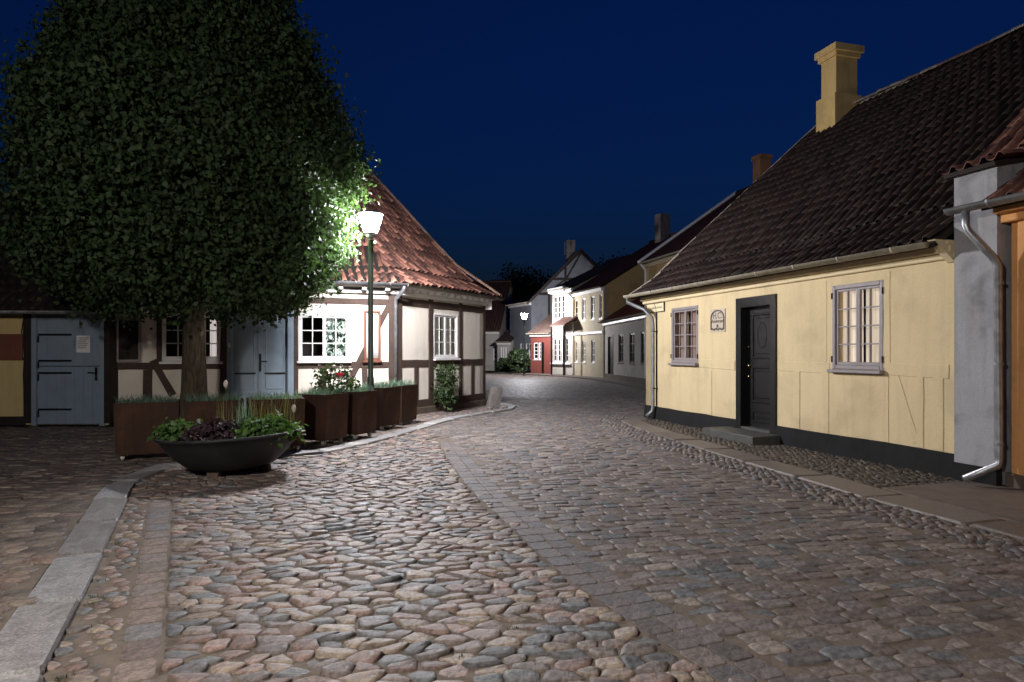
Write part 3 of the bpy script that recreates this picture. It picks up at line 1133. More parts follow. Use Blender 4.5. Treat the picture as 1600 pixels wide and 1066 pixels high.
def gutter(parent, a, b, r=.06, mat='zinc', name='gutter', brackets=0):
    a, b = Vector(a), Vector(b)
    d = (b - a).normalized()
    side = d.cross(Vector((0, 0, 1))).normalized()
    vs, fs = [], []
    n = 9
    for p in (a, b):
        for rr in (r, r * .88):
            for i in range(n):
                an = math.pi + math.pi * i / (n - 1)
                vs.append(p + side * (math.cos(an) * rr) + Vector((0, 0, math.sin(an) * rr)))
    for i in range(n - 1):
        fs.append((i, i + 1, i + 1 + 2 * n, i + 2 * n))
        fs.append((n + i + 1, n + i, n + i + 2 * n, n + i + 1 + 2 * n))
    fs += [(0, 2 * n, 3 * n, n), (n - 1, 2 * n - 1, 4 * n - 1, 3 * n - 1)]
    fs += [tuple(range(n)), tuple(range(2 * n, 3 * n))]
    g = MB().add(vs, fs).build(name, mat, parent, smooth=True)
    for k in range(brackets):
        p = a.lerp(b, (k + .5) / brackets)
        vs, fs = [], []
        for e in (-.012, .012):
            for i in range(n):
                an = math.pi + math.pi * i / (n - 1)
                vs.append(p + d * e + side * (math.cos(an) * (r + .007)) + Vector((0, 0, math.sin(an) * (r + .007))))
        fs = [(i, i + 1, i + 1 + n, i + n) for i in range(n - 1)]
        MB().add(vs, fs).build('gutter_bracket', mat, g)
    return g

def gable(parent, x, half, z0, z1, zr, mat, name='gable_wall', th=.25, inner=1, y0=0.0):
    """triangular end wall in the y-z plane at local x"""
    pts = [(y0, z0), (2 * half - y0, z0), (2 * half - y0, z1), (half, zr), (y0, z1)]
    vs = [(x, y, z) for y, z in pts] + [(x + th * inner, y, z) for y, z in pts]
    n = 5
    fs = [tuple(range(n)), tuple(range(2 * n - 1, n - 1, -1))] + [((i + 1) % n, i, n + i, n + (i + 1) % n) for i in range(n)]
    return MB().add(vs, fs).build(name, mat, parent)

def text(parent, body, size, loc, mat, rot=(math.radians(90), 0, 0), ext=.002, name='lettering'):
    cu = bpy.data.curves.new(name, 'FONT')
    cu.body = body
    cu.size = size
    cu.extrude = ext
    cu.align_x = 'CENTER'
    cu.align_y = 'CENTER'
    cu.materials.append(M[mat])
    o = link(name, cu, parent)
    bpy.context.view_layer.update()
    me = bpy.data.meshes.new_from_object(o.evaluated_get(bpy.context.evaluated_depsgraph_get()))
    bpy.data.objects.remove(o)
    o = link(name, me, parent)
    o.location = loc
    o.rotation_euler = rot
    return o

# ------------------------------------------------------------------ the yellow house on the right
YF = Facade((2.80, 14.27), (4.77, 7.31), .03)
Y = thing('yellow_house', 'low yellow rendered house with black door, tarred plinth and steep dark tiled roof', 'house', YF.loc, YF.rz)
L = YF.L
EZ = 2.50
def rect(F, p0, p1):
    (xa, za), (xb, zb) = F.at(*p0), F.at(*p1)
    return (xa, xb, min(za, zb), max(za, zb))
# openings measured on the wall
w1 = (YF.x(1049.5), YF.x(1091), YF.at(1091, 568)[1], YF.at(1091, 477)[1])
w2 = (YF.x(1301), YF.x(1381), YF.at(1381, 579)[1], YF.at(1381, 437)[1])
dr = (YF.x(1152), YF.x(1214), .14, YF.at(1214, 459)[1])
holes = [(w1[0] + .02, w1[1] - .02, w1[2] + .02, w1[3] - .02), (w2[0] + .02, w2[1] - .02, w2[2] + .02, w2[3] - .02), (dr[0] + .04, dr[1] - .04, dr[2], dr[3] - .04)]
wall_mesh(0, L, .23, EZ, holes, .2).build('wall', 'yellow', Y)
gable(Y, 0.002, 4.45, .0, EZ, 6.5, 'yellow', inner=1)
# tarred plinth, bulging a little
for a, b in ((-.02, dr[0]), (dr[1], L)):
    n = max(2, int((b - a) / .3))
    vs, fs = [], []
    for i in range(n + 1):
        x = a + (b - a) * i / n
        q = random.uniform(-.012, .012)
        vs += [(x, .05, -.05), (x, -.045 + q, -.05), (x, -.035 + q * .6, .12 + q), (x, -.022, .235 + q * .7), (x, .05, .255 + q * .7)]
    for i in range(n):
        for k in range(4):
            fs.append((i * 5 + k, i * 5 + k + 1, i * 5 + k + 6, i * 5 + k + 5))
    fs += [(0, 4, 3, 2, 1), tuple(n * 5 + k for k in range(5))]
    MB().add(vs, fs).build('plinth', 'tar', Y)
# cornice under the eaves, plain painted boards
cb = MB()
cb.prism([], 0, 0) if False else None
for (y0, z0, z1) in ((-.05, EZ - .16, EZ - .095), (-.11, EZ - .093, EZ - .02), (-.15, EZ - .018, EZ + .03)):
    cb.cbox(-.06, L + .001, y0, .06, z0, z1, .012)
cb.build('cornice', 'yellow_trim', Y)
# painted-over timber framing shows as faint ridges
def ridge_board(x0, z0, x1, z1, w=.12, pr=.006):
    beam(Y, 'rendered_timber', (x0, z0), (x1, z1), w, 0.0, pr, 'yellow', .02, .006)
for px in (1110, 1245, 1290, 1384, 1398 + 40, 1466):
    x = YF.x(px)
    ridge_board(x, .25, x, YF.at(px, 578)[1] - .02, random.choice((.10, .14)))
zb = YF.at(1240, 572)[1]
for a, b in ((dr[1] + .05, w2[0] - .06), (w2[1] + .08, L - .1), (w1[1] + .05, dr[0] - .06)):
    ridge_board(a, zb, b, zb - .02, .15, .005)
ridge_board(YF.x(1400), zb - .1, YF.x(1432), .3, .10, .004)
for px in (1288, 1386):
    ridge_board(YF.x(px), zb, YF.x(px), EZ - .2, .10, .004)
# windows
window(Y, *w1, 2, 2, 4, .0, 'grey_paint', 'glass_clear', .055, True, [(.0, .42, 'curtain_dim'), (.48, .74, 'curtain_dim'), (.76, 1.0, 'curtain_pink')], .016, proud=.012)
window(Y, *w2, 2, 2, 4, .0, 'grey_paint', 'glass_clear', .055, True, [(.0, .47, 'curtain'), (.5, 1.0, 'curtain')], .018, proud=.012)
for w in (w1, w2):
    for fx in (w[0] + .004, w[1] - .004):
        for fz in (.12, .88):
            z = w[2] + (w[3] - w[2]) * fz
            MB().tube([(fx, -.018, z - .04), (fx, -.018, z + .04)], .009, 6).build('hinge', 'iron', Y)
# black panelled door
fr = MB()
fr.cbox(dr[0], dr[0] + .13, -.035, .2, dr[2] - .1, dr[3]).cbox(dr[1] - .13, dr[1], -.035, .2, dr[2] - .1, dr[3]).cbox(dr[0] + .13, dr[1] - .13, -.034, .2, dr[3] - .16, dr[3])
fr.build('door_frame', 'black_paint', Y)
da, db, dz0, dz1 = dr[0] + .13, dr[1] - .13, .105, dr[3] - .16
MB().box(da, db, -.02, .18, .09, .143).build('door_sill', 'slab', Y)
door = MB().box(da, db, .12, .17, dz0, dz1).build('door', 'black_paint', Y)
for (za, zb2) in ((.06, .16), (.22, .52), (.58, .95)):
    z0, z1 = dz0 + (dz1 - dz0) * za, dz0 + (dz1 - dz0) * zb2
    pb = MB()
    x0, x1 = da + .10, db - .10
    t = .035
    pb.cbox(x0, x0 + t, .095, .12, z0, z1).cbox(x1 - t, x1, .095, .12, z0, z1).cbox(x0 + t, x1 - t, .096, .12, z0, z0 + t).cbox(x0 + t, x1 - t, .096, .12, z1 - t, z1)
    pb.cbox(x0 + t + .04, x1 - t - .04, .108, .12, z0 + t + .04, z1 - t - .04, .01)
    pb.build('door_panel', 'black_paint', door)
ring = MB()
cxm, czm = (da + db) / 2, dz0 + (dz1 - dz0) * .77
ring.tube([(cxm + .11 * math.cos(a), .108, czm + .2 * math.sin(a)) for a in [i * math.pi / 12 for i in range(25)]], .007, 6, False)
ring.build('oval_moulding', 'black_paint', door)
for z, r, nm in ((1.12, .022, 'door_knob'), (1.42, .014, 'keyhole_plate'), (.95, .014, 'keyhole_plate')):
    MB().tube([(da + .06, .12, z), (da + .06, .085, z), (da + .06, .07, z)], [r * .5, r, r * .7], 10).build(nm, 'brass', door, smooth=True)
# door step
sx0, sx1 = dr[0] - .22, dr[1] + .12
st = MB()
n = 8
vs, fs = [], []
for i in range(n + 1):
    x = sx0 + (sx1 - sx0) * i / n
    q = random.uniform(-.006, .006)
    vs += [(x, .1, -.04), (x, -.50 + q, -.04), (x, -.50 + q, .085), (x, -.49 + q, .098 + q * .3), (x, .1, .108)]
for i in range(n):
    for k in range(4):
        fs.append((i * 5 + k, i * 5 + k + 1, i * 5 + k + 6, i * 5 + k + 5))
fs += [(0, 4, 3, 2, 1), tuple(n * 5 + k for k in range(5))]
st.add(vs, fs).build('door_step', 'slab', Y)
# plaque and street sign
pq = (YF.x(1111), YF.x(1134), YF.at(1122, 519)[1], YF.at(1122, 483)[1])
P1 = Y
pm = MB()
pts = [(pq[0], pq[2]), (pq[1], pq[2]), (pq[1], pq[3]), (pq[0], pq[3])]
pm.prism(pts, -.014, .0)
plq = pm.build('plaque', 'plaque', Y)
pw, ph, pcx = pq[1] - pq[0], pq[3] - pq[2], (pq[0] + pq[1]) / 2
arch = [(pq[0] + .03, -.017, pq[2] + .05), (pq[0] + .03, -.017, pq[2] + ph * .62)]
for i in range(9):
    a = math.pi - math.pi * i / 8
    arch.append((pcx + (pw / 2 - .03) * math.cos(a), -.017, pq[2] + ph * .62 + ph * .32 * math.sin(a)))
arch.append((pq[1] - .03, -.017, pq[2] + .05))
MB().tube(arch, .013, 6).build('arch_moulding', 'plaque_dark', plq)
bb = [(pq[0] + .03 + (pw - .06) * i / 12, -.017, pq[2] + .05 + .012 * math.sin(i * 1.7)) for i in range(13)]
MB().tube(bb, .016, 6).build('scroll_moulding', 'plaque_dark', plq)
text(plq, 'H.C.', pw * .34, (pcx, -.017, pq[2] + ph * .70), 'plaque_dark')
text(plq, 'Andersen', pw * .21, (pcx, -.017, pq[2] + ph * .47), 'plaque_dark')
MB().lathe([(.028, -.006), (.034, 0), (.02, .006)], 12).build('emblem', 'plaque_dark', plq).matrix_local = Matrix.Translation((pcx, -.017, pq[2] + ph * .26)) @ Matrix.Rotation(math.radians(90), 4, 'X')
sg = (YF.x(1012.5), YF.x(1039), YF.at(1030, 487)[1], YF.at(1030, 474)[1])
sgo = MB().cbox(sg[0], sg[1], -.03, -.004, sg[2], sg[3], .004).build('street_sign', 'sign_face', Y)
text(sgo, 'Hans Jensens Stræde', (sg[1] - sg[0]) * .098, ((sg[0] + sg[1]) / 2, -.032, (sg[2] + sg[3]) / 2), 'ink', ext=.001)
e = .008
rim = MB()
rim.cbox(sg[0] - e, sg[1] + e, -.033, -.003, sg[3], sg[3] + e, .002).cbox(sg[0] - e, sg[1] + e, -.033, -.003, sg[2] - e, sg[2], .002).cbox(sg[1], sg[1] + e, -.0335, -.003, sg[2], sg[3], .002).cbox(sg[0] - e, sg[0], -.0335, -.003, sg[2], sg[3], .002)
rim.build('sign_rim', 'iron', sgo)
# roof
RZ, RH = 6.58, 4.45
yprof = [(-.30, EZ + .02), (.25, EZ + .38), (.9, EZ + .98), (RH, RZ)]
roof = slope_sheet(-.12, L - .02, yprof).build('roof', 'black_timber', Y)
back = slope_sheet(-.12, L - .02, [(RH, RZ), (2 * RH + .3, EZ + .02)]).build('rear_roof_slope', 'red_roof_far', roof, tint=srgb(90, 50, 40)[:3])
tile_roof(roof, YF, -.16, L - .06, yprof, DARKRED, key='dark')
ridge_tiles(roof, (-.15, RH, RZ + .02), (L, RH, RZ + .02), [(150, 140, 130), (120, 100, 92), (136, 126, 118)])
vg = MB()
for i in range(len(yprof) - 1):
    (ya, za), (yb, zb3) = yprof[i], yprof[i + 1]
    vg.tube([(-.15, ya, za + .01), (-.15, yb, zb3 + .01)], .03, 6)
vg.build('verge_mortar', 'plaque', roof)
g = gutter(Y, (-.2, -.37, EZ + .03), (L - .05, -.37, EZ - .0), .062, 'gutter_old', brackets=9)
MB().add([(L - .10, -.30, EZ + .03), (L - .01, -.30, EZ + .03), (L - .01, .02, EZ + .03), (L - .10, .02, EZ + .03), (L - .10, -.03, EZ - .20), (L - .01, -.03, EZ - .20), (L - .01, .02, EZ - .20), (L - .10, .02, EZ - .20)], [(0, 1, 2, 3), (0, 4, 5, 1), (1, 5, 6, 2), (0, 3, 7, 4), (4, 7, 6, 5)]).build('eaves_return', 'yellow_trim', Y)
# downpipe with swan neck and the cable duct next to it
dx = YF.x(1019.5, -.1)
MB().tube([(-.12, -.37, EZ - .02), (-.10, -.37, EZ - .12), (dx - .08, -.24, EZ - .30), (dx, -.11, EZ - .46), (dx, -.09, EZ - .60), (dx, -.09, .22), (dx, -.11, .14), (dx - .03, -.22, .05)], .038, 10).build('downpipe', 'zinc', Y, smooth=True)
cxp = YF.x(1027)
MB().tube([(cxp - .08, -.02, EZ - .18), (cxp, -.02, EZ - .26), (cxp, -.02, .27)], .014, 6).build('cable_duct', 'iron', Y)
for z in (EZ - .75, .6):
    MB().box(dx - .05, cxp + .03, -.115, .0, z, z + .02).build('pipe_clip', 'iron', Y)
# chimney at the far end of the ridge
ch = MB()
cx0, cx1, cy0, cy1 = .50, .94, RH - .50, RH + .04
ch.box(cx0, cx1, cy0, cy1, 5.4, 7.68)
chim = ch.build('chimney', 'chimney_yellow', Y)
MB().box(cx0 - .08, cx1 + .05, cy0 - .07, cy1 + .07, 5.3, 6.82).build('chimney_base', 'chimney_yellow', chim)
MB().box(cx0 - .05, cx1 + .05, cy0 - .05, cy1 + .05, 7.62, 7.72).build('chimney_collar', 'chimney_yellow', chim)
MB().box(cx0 - .10, cx1 + .10, cy0 - .10, cy1 + .10, 7.718, 7.86).build('chimney_cap', 'chimney_yellow', chim)

# ------------------------------------------------------------------ fire wall and orange house at the right edge
FWF = Facade(YF.world(L + .004, 0)[:2], YF.world(L + .484, 0)[:2], .03)
W = thing('fire_wall', 'weathered white fire wall rising above the roofs between yellow and orange house', 'wall', FWF.loc, FWF.rz)
FWL = .48
prof = [(-.05, 0), (-.05, 3.25), (.25, 3.28), (RH, 7.25), (RH + .2, 7.25), (RH + .2, 0)]
vs = [(0, y, z) for y, z in prof] + [(FWL, y, z) for y, z in prof]
n = len(prof)
MB().add(vs, [tuple(range(n - 1, -1, -1)), tuple(range(n, 2 * n))] + [(i, (i + 1) % n, n + (i + 1) % n, n + i) for i in range(n)]).build('wall', 'firewall', W)
MB().box(-.004, FWL + .01, -.075, 0, -.05, .16).build('plinth', 'tar', W)
cap = [(-.14, 3.24), (.25, 3.32), (RH, 7.3)]
capp = slope_sheet(-.06, FWL + .04, cap, .04).build('coping', 'black_timber', W)
tile_roof(capp, FWF, -.07, FWL - .05 + .22, cap, RED, key='red', limit=60)

OF = Facade(FWF.world(FWL + .003, .06)[:2], FWF.world(FWL + 6.5, .06)[:2], .03)
O = thing('orange_house', 'orange rendered house at the edge with zinc gutter and bright downpipe', 'house', OF.loc, OF.rz)
OZ = 2.74
wall_mesh(0.06, 6.3, .12, OZ, [], .1).build('wall', 'orange_wall', O)
for k, xx in enumerate((.22, .95, 1.9, 3.0)):
    beam(O, 'wall_pilaster', (xx, .12), (xx, OZ), .16, 0, .02, 'orange_wall', .02, .002)
MB().cbox(0.02, 6.3, -.04, .05, -.05, .125, .01).build('plinth', 'plinth_stone', O)
oc = MB()
oc.cbox(.02, 6.3, -.10, .02, OZ - .12, OZ - .04, .01).cbox(.02, 6.3, -.2, .02, OZ - .038, OZ + .03, .01)
oc.build('cornice', 'orange_wall', O)
oprof = [(-.34, OZ + .06), (.2, OZ + .42), (4.3, OZ + 4.2)]
orf = slope_sheet(.005, 6.3, oprof).build('roof', 'black_timber', O)
tile_roof(orf, OF, 0.0, 6.2, oprof, RED, key='red')
gutter(O, (-.30, -.40, OZ + .06), (6.3, -.40, OZ + .02), .065, 'zinc', brackets=7)
MB().tube([(-.10, -.40, OZ + .02), (-.10, -.40, OZ - .14), (-.08, -.39, OZ - .2), (.02, -.2, OZ - .46), (.03, -.14, OZ - .55), (.03, -.13, .26), (.03, -.14, .2), (-.10, -.42, .06)], .038, 12).build('downpipe', 'steel', O, smooth=True)
for z in (.4, 1.2, 2.0):
    MB().lathe([(.045, z), (.045, z + .03)], 12, (.03, -.13)).build('pipe_clip', 'zinc', O)
# ------------------------------------------------------------------ half-timbered corner house on the left
P0, P1c, P2 = (-7.32, 12.5), (-2.42, 14.3), (-0.70, 17.5)
FF = Facade(P0, P1c, .04)                 # front
SF = Facade(P1c, P2, .04)                 # side towards the street
H = thing('timber_framed_house', 'half-timbered corner house with cream infill, red tiled roof and blue double door', 'house', FF.loc, FF.rz)
# side parts live in the front wall's coordinates: helper empties would add a level, so turn the side meshes instead
SIDE = Matrix.Translation((FF.L, 0, 0)) @ Matrix.Rotation(SF.rz - FF.rz, 4, 'Z')
def side(o):
    o.matrix_local = SIDE @ o.matrix_local
    return o
HE = 2.62                                  # wall top
win_r = (FF.x(465.5), FF.x(547), FF.at(506, 564)[1], FF.at(506, 490)[1])
win_l = (FF.x(251), FF.x(346), FF.at(300, 565)[1], FF.at(300, 489)[1])
door_o = (FF.x(354), FF.x(459), .0, FF.at(400, 477)[1])
case_o = (FF.x(568.5), FF.x(594), FF.at(580, 563)[1], FF.at(580, 486)[1])
board_o = (FF.x(181), FF.x(221), FF.at(200, 566)[1], FF.at(200, 497)[1])
win_s = (SF.x(677), SF.x(715), SF.at(696, 560)[1], SF.at(696, 491)[1])
ins = lambda r: (r[0] + .02, r[1] - .02, r[2] + .02, r[3] - .02)
wall_mesh(0, FF.L, 0.02, HE, [ins(win_r), ins(win_l), (door_o[0] + .03, door_o[1] - .03, .02, door_o[3] - .03)], .18).build('wall', 'white_wall', H)
side(wall_mesh(0, SF.L, .02, HE, [ins(win_s)], .18).build('wall', 'white_wall', H))
def fb(p, q, w, pr=.02, m='timber', nm='timber_post'):
    return beam(H, nm, FF.at(*p), FF.at(*q), w, 0, pr, m)
def sb(p, q, w, pr=.02, m='timber', nm='timber_post'):
    return side(beam(H, nm, SF.at(*p), SF.at(*q), w, 0, pr, m))
def fpost(px, z0, z1, w):
    x = FF.x(px)
    return beam(H, 'timber_post', (x, z0), (x, z1), w, 0, .022, 'timber')
def spost(px, z0, z1, w):
    x = SF.x(px)
    return side(beam(H, 'timber_post', (x, z0), (x, z1), w, 0, .022, 'timber'))
MIDZ = FF.at(540, 570.5)[1]
TOPZ = FF.at(540, 470.5)[1]
fpost(174, .1, HE, .15); fpost(249, MIDZ, TOPZ, .09); fpost(349.5, .1, TOPZ, .12); fpost(461.5, .1, TOPZ, .11)
beam(H, 'corner_post', (FF.L - .08, .05), (FF.L - .08, HE), .17, 0, .03, 'timber')
fpost(231, .12, MIDZ - .07, .16); fpost(505, .12, MIDZ - .07, .13); fpost(570, .12, MIDZ - .07, .12); fpost(418 + 170, .12, MIDZ - .07, .0001) if False else None
beam(H, 'timber_rail', (.0, MIDZ), (FF.x(349), MIDZ), .13, 0, .016, 'timber_h')
beam(H, 'timber_rail', (FF.x(462), MIDZ), (FF.L - .1, MIDZ), .13, 0, .016, 'timber_h')
beam(H, 'timber_rail', (.0, TOPZ), (FF.L, TOPZ), .12, 0, .014, 'timber_h')
beam(H, 'timber_sill', (.0, .1), (FF.x(352), .1), .15, 0, .03, 'timber_h')
beam(H, 'timber_sill', (FF.x(461), .1), (FF.L, .1), .15, 0, .03, 'timber_h')
fb((239, 563), (270, 618), .13, .027, nm='timber_brace')
fb((182, 467), (213, 500), .13, .027, nm='timber_brace')
fb((609, 475), (543, 600), .115, .029, nm='timber_brace')
# side wall timbers
SM1 = SF.at(700, 567)[1]
spost(672.5, .25, HE - .1, .16); spost(719, .25, HE - .1, .13); spost(755.8, .1, HE, .12)
spost(650, .25, SM1 - .05, .13); spost(737.5, .25, SM1 - .05, .11)
side(beam(H, 'timber_post', (.07, .1), (.07, HE), .15, 0, .03, 'timber'))
side(beam(H, 'timber_rail', (.1, SM1), (SF.L, SM1), .15, 0, .016, 'timber_h'))
side(beam(H, 'timber_rail', (.1, HE - .22), (SF.L, HE - .22), .16, 0, .016, 'timber_h'))
side(beam(H, 'timber_sill', (.1, .20), (SF.L, .20), .17, 0, .035, 'timber_h'))
side(MB().cbox(-.05, SF.L + .02, -.05, .05, -.06, .13, .02).build('plinth', 'plinth_stone', H))
MB().cbox(.0, door_o[0], -.05, .05, -.06, .05, .02).build('plinth', 'plinth_stone', H)
MB().cbox(door_o[1], FF.L + .02, -.05, .05, -.06, .05, .02).build('plinth', 'plinth_stone', H)
# windows
window(H, *win_r, 2, 2, 3, .0, 'white_paint', 'glass_clear', .055, True, [(.53, .97, 'lace_glow')], .022, proud=.016)  # right sash: reflection painted on a glowing sheet behind the glass
window(H, *win_l, 2, 2, 3, .0, 'white_paint', 'glass_clear', .055, True, [(.80, .97, 'curtain_bright')], .022, proud=.016)
side(window(H, *win_s, 2, 2, 3, .0, 'white_paint', 'glass_clear', .045, True, [(.02, .48, 'curtain_white'), (.52, .98, 'curtain_white')], .02, proud=.014))
# dark notice board by the corner, its text lines built as slats
bd = MB()
x0, x1, z0, z1 = board_o
t = .05
bd.cbox(x0, x0 + t, -.045, .0, z0, z1).cbox(x1 - t, x1, -.045, .0, z0, z1).cbox(x0 + t, x1 - t, -.044, .0, z0, z0 + t).cbox(x0 + t, x1 - t, -.044, .0, z1 - t, z1)
sh = bd.build('board_frame', 'grey_paint', H)
nsl = 11
for k in range(nsl):
    za = z0 + t + (z1 - z0 - 2 * t) * k / nsl
    hh = (z1 - z0 - 2 * t) / nsl
    MB().add([(x0 + t, -.034, za), (x1 - t, -.034, za), (x1 - t, -.010, za + hh * 1.05), (x0 + t, -.010, za + hh * 1.05), (x0 + t, -.022, za), (x1 - t, -.022, za)],
             [(0, 1, 2, 3), (4, 5, 1, 0)]).build('slat', 'black_timber', sh)
# tall narrow notice case with white sheet
x0, x1, z0, z1 = case_o
t = .045
cs = MB()
cs.cbox(x0, x0 + t, -.07, .0, z0, z1).cbox(x1 - t, x1, -.07, .0, z0, z1).cbox(x0 + t, x1 - t, -.069, .0, z0, z0 + t).cbox(x0 + t, x1 - t, -.069, .0, z1 - t, z1)
cso = cs.build('notice_case', 'brown_paint', H)
MB().box(x0 + t, x1 - t, -.042, -.036, z0 + t, z1 - t).build('notice_sheet', 'paper', cso)
MB().add([(x0 + t, -.058, z0 + t), (x1 - t, -.058, z0 + t), (x1 - t, -.058, z1 - t), (x0 + t, -.058, z1 - t)], [(0, 1, 2, 3)]).build('case_glass', 'glass_clear', cso)
MB().cbox(x0 - .03, x1 + .03, -.09, .0, z0 - .05, z0 - .003, .01).build('case_ledge', 'brown_paint', cso)
# blue double door
a, b, c, d = door_o
df = MB()
df.cbox(a, a + .10, -.03, .16, .0, d).cbox(b - .12, b, -.03, .16, .0, d).cbox(a + .10, b - .12, -.029, .16, d - .10, d)
df.build('door_frame', 'blue_paint', H)
ia, ib, top = a + .10, b - .12, d - .10
mid = (ia + ib) / 2
for (p, q, s) in ((ia, mid - .04, 0), (mid + .04, ib, 1)):
    lf = MB().box(p, q, .07, .11, .03, top).build('door_leaf', 'blue_paint', H)
    for (zz0, zz1) in ((.14, .52), (.60, top - .36), (top - .32, top - .06)):
        pm = MB()
        t = .018
        px0, px1 = p + .06, q - .06
        pm.cbox(px0, px0 + t, .058, .07, zz0, zz1, .004).cbox(px1 - t, px1, .058, .07, zz0, zz1, .004).cbox(px0 + t, px1 - t, .0585, .07, zz0, zz0 + t, .004).cbox(px0 + t, px1 - t, .0585, .07, zz1 - t, zz1, .004)
        pm.build('door_panel', 'blue_paint', lf)
    MB().cbox(p + .04, q - .04, .048, .07, MIDZ - .17, MIDZ - .14, .004).build('iron_bar', 'iron', lf)
ct = MB().cbox(mid - .04, mid + .04, .055, .11, .03, top, .006).build('centre_post', 'blue_paint', H)
hz = MIDZ + .06
MB().cbox(mid - .022, mid + .022, .045, .055, hz - .18, hz + .17, .004).build('handle_plate', 'iron', ct)
MB().tube([(mid, .045, hz + .02), (mid, .0, hz + .02), (mid + .13, -.005, hz + .02)], .013, 8).build('door_handle', 'iron', ct)
MB().box(a + .035, a + .065, -.045, -.028, 1.42, 1.50).build('door_bell', 'paper', H)
MB().box(a - .05, b + .05, -.32, .1, -.05, .06).build('door_step', 'slab', H)
# eaves: boards, rafter ends, gutters
ef = MB()
ef.cbox(-.05, FF.L + .1, -.10, .02, HE - .08, HE + .0, .01).cbox(-.05, FF.L + .16, -.30, -.28, HE + .06, HE + .14, .004)
ef.add([(-.05, -.29, HE + .055), (FF.L + .14, -.29, HE + .055), (FF.L + .05, .0, HE + .03), (-.05, .0, HE + .03)], [(0, 1, 2, 3)])
ef.build('eaves_board', 'white_paint', H)
for k in range(11):
    x = .25 + k * .47
    MB().cbox(x, x + .09, -.27, .0, HE - .03, HE + .05, .008).build('rafter_end', 'white_paint', H)
es = MB()
es.cbox(-.02, SF.L + .12, -.12, .02, HE - .10, HE + .0, .015).cbox(-.05, SF.L + .16, -.30, -.28, HE + .06, HE + .14, .004)
es.add([(-.05, -.29, HE + .055), (SF.L + .14, -.29, HE + .055), (SF.L + .14, .0, HE + .03), (0, .0, HE + .03)], [(0, 1, 2, 3)])
side(es.build('eaves_board', 'white_paint', H))
for k in range(13):
    x = .15 + k * .27
    side(MB().cbox(x, x + .08, -.26, .0, HE - .02, HE + .05, .008).build('rafter_end', 'white_paint', H))
side(MB().cbox(SF.L + .0, SF.L + .03, -.2, .3, HE - .2, HE + .12, .005).build('eaves_end', 'white_paint', H))
k = math.tan((SF.rz - FF.rz) / 2)
gutter(H, (-.1, -.37, HE + .14), (FF.L + .37 * k, -.37, HE + .12), .065, 'zinc', brackets=8)
g2 = gutter(H, (-.37 * k, -.37, HE + .12), (SF.L + .25, -.37, HE + .10), .065, 'gutter_old', brackets=5)
side(g2)
MB().tube([(FF.L + .10, -.37, HE + .09), (FF.L + .09, -.36, HE + .0), (FF.L - .03, -.12, HE - .18), (FF.L - .03, -.08, HE - .28), (FF.L - .03, -.08, .1)], .04, 10).build('downpipe', 'zinc', H, smooth=True)
# roofs
HRH, HRZ = 3.9, 6.45
hprof = [(-.34, HE + .14), (.25, HE + .42), (.95, HE + .98), (HRH, HRZ)]
rf = slope_sheet(-.1, FF.L, hprof, .06, None, lambda y: FF.L - k * y).build('roof', 'black_timber', H)
tile_roof(rf, FF, -.1, FF.L + .4, hprof, RED, keep=lambda x, y: x < FF.L - k * y, key='red', limit=200)
rs = slope_sheet(0, SF.L + .2, hprof, .06, lambda y: k * y, None).build('roof', 'black_timber', H)
tile_roof(rs, SF, -.2, SF.L + .22, hprof, RED, keep=lambda x, y: x > k * y, key='red', limit=300)
ridge_tiles(rs, (k * HRH, HRH, HRZ + .02), (SF.L + .2, HRH, HRZ + .02), RED)
ridge_tiles(rs, (SF.L + .16, HRH, HRZ + .02), (SF.L + .16, .95, HE + 1.0), [(150, 120, 104), (140, 128, 118)], .07, 'verge_tile')
ridge_tiles(rs, (SF.L + .16, .95, HE + 1.0), (SF.L + .16, -.34, HE + .15), [(150, 120, 104), (140, 128, 118)], .07, 'verge_tile')
hipA, hipB = (k * .4, .4, HE + .56), (k * HRH, HRH, HRZ)
side(rs)
gw = gable(H, SF.L - .25, 3.9, .0, HE, HRZ - .1, 'white_wall', inner=1)
side(gw)
# the rear slopes close the roof
rr = slope_sheet(0, SF.L + .2, [(HRH, HRZ), (2 * HRH, HE + .14)], .05, lambda y: k * y, None).build('rear_roof_slope', 'red_roof_far', H, tint=srgb(110, 60, 46)[:3])
side(rr)
slope_sheet(-.1, FF.L, [(HRH, HRZ), (2 * HRH, HE + .14)], .05, None, lambda y: FF.L - k * y).build('rear_roof_slope', 'red_roof_far', H, tint=srgb(110, 60, 46)[:3])

# ------------------------------------------------------------------ low ochre building with the stable door
LF = Facade((-12.6, 12.3), (-7.25, 12.3), .04)
B = thing('low_ochre_building', 'low ochre outbuilding with blue-grey stable door under a dark tiled roof', 'house', LF.loc, LF.rz)
ld = (LF.x(50), LF.x(164), .0, LF.at(100, 490)[1])
LE = ld[3] + .06
wall_mesh(0, LF.L, .02, LE, [(ld[0] + .03, ld[1] - .03, .02, ld[3] - .03)], .15).build('wall', 'ochre_wall', B)
beam(B, 'timber_post', (LF.x(44), .05), (LF.x(44), LE), .15, 0, .025, 'black_timber')
beam(B, 'timber_post', (LF.L - .075, .05), (LF.L - .075, LE), .165, 0, .025, 'black_timber')
MB().box(LF.L + .001, LF.L + .02, -.02, .34, .02, LE).build('corner_board', 'black_timber', B)
beam(B, 'timber_post', (.9, .05), (.9, LE), .15, 0, .025, 'black_timber')
beam(B, 'timber_sill', (0, .09), (LF.x(40), .09), .16, 0, .028, 'black_timber')
df = MB()
df.cbox(ld[0], ld[0] + .08, -.03, .14, 0, ld[3]).cbox(ld[1] - .09, ld[1], -.03, .14, 0, ld[3]).cbox(ld[0] + .08, ld[1] - .09, -.029, .14, ld[3] - .1, ld[3])
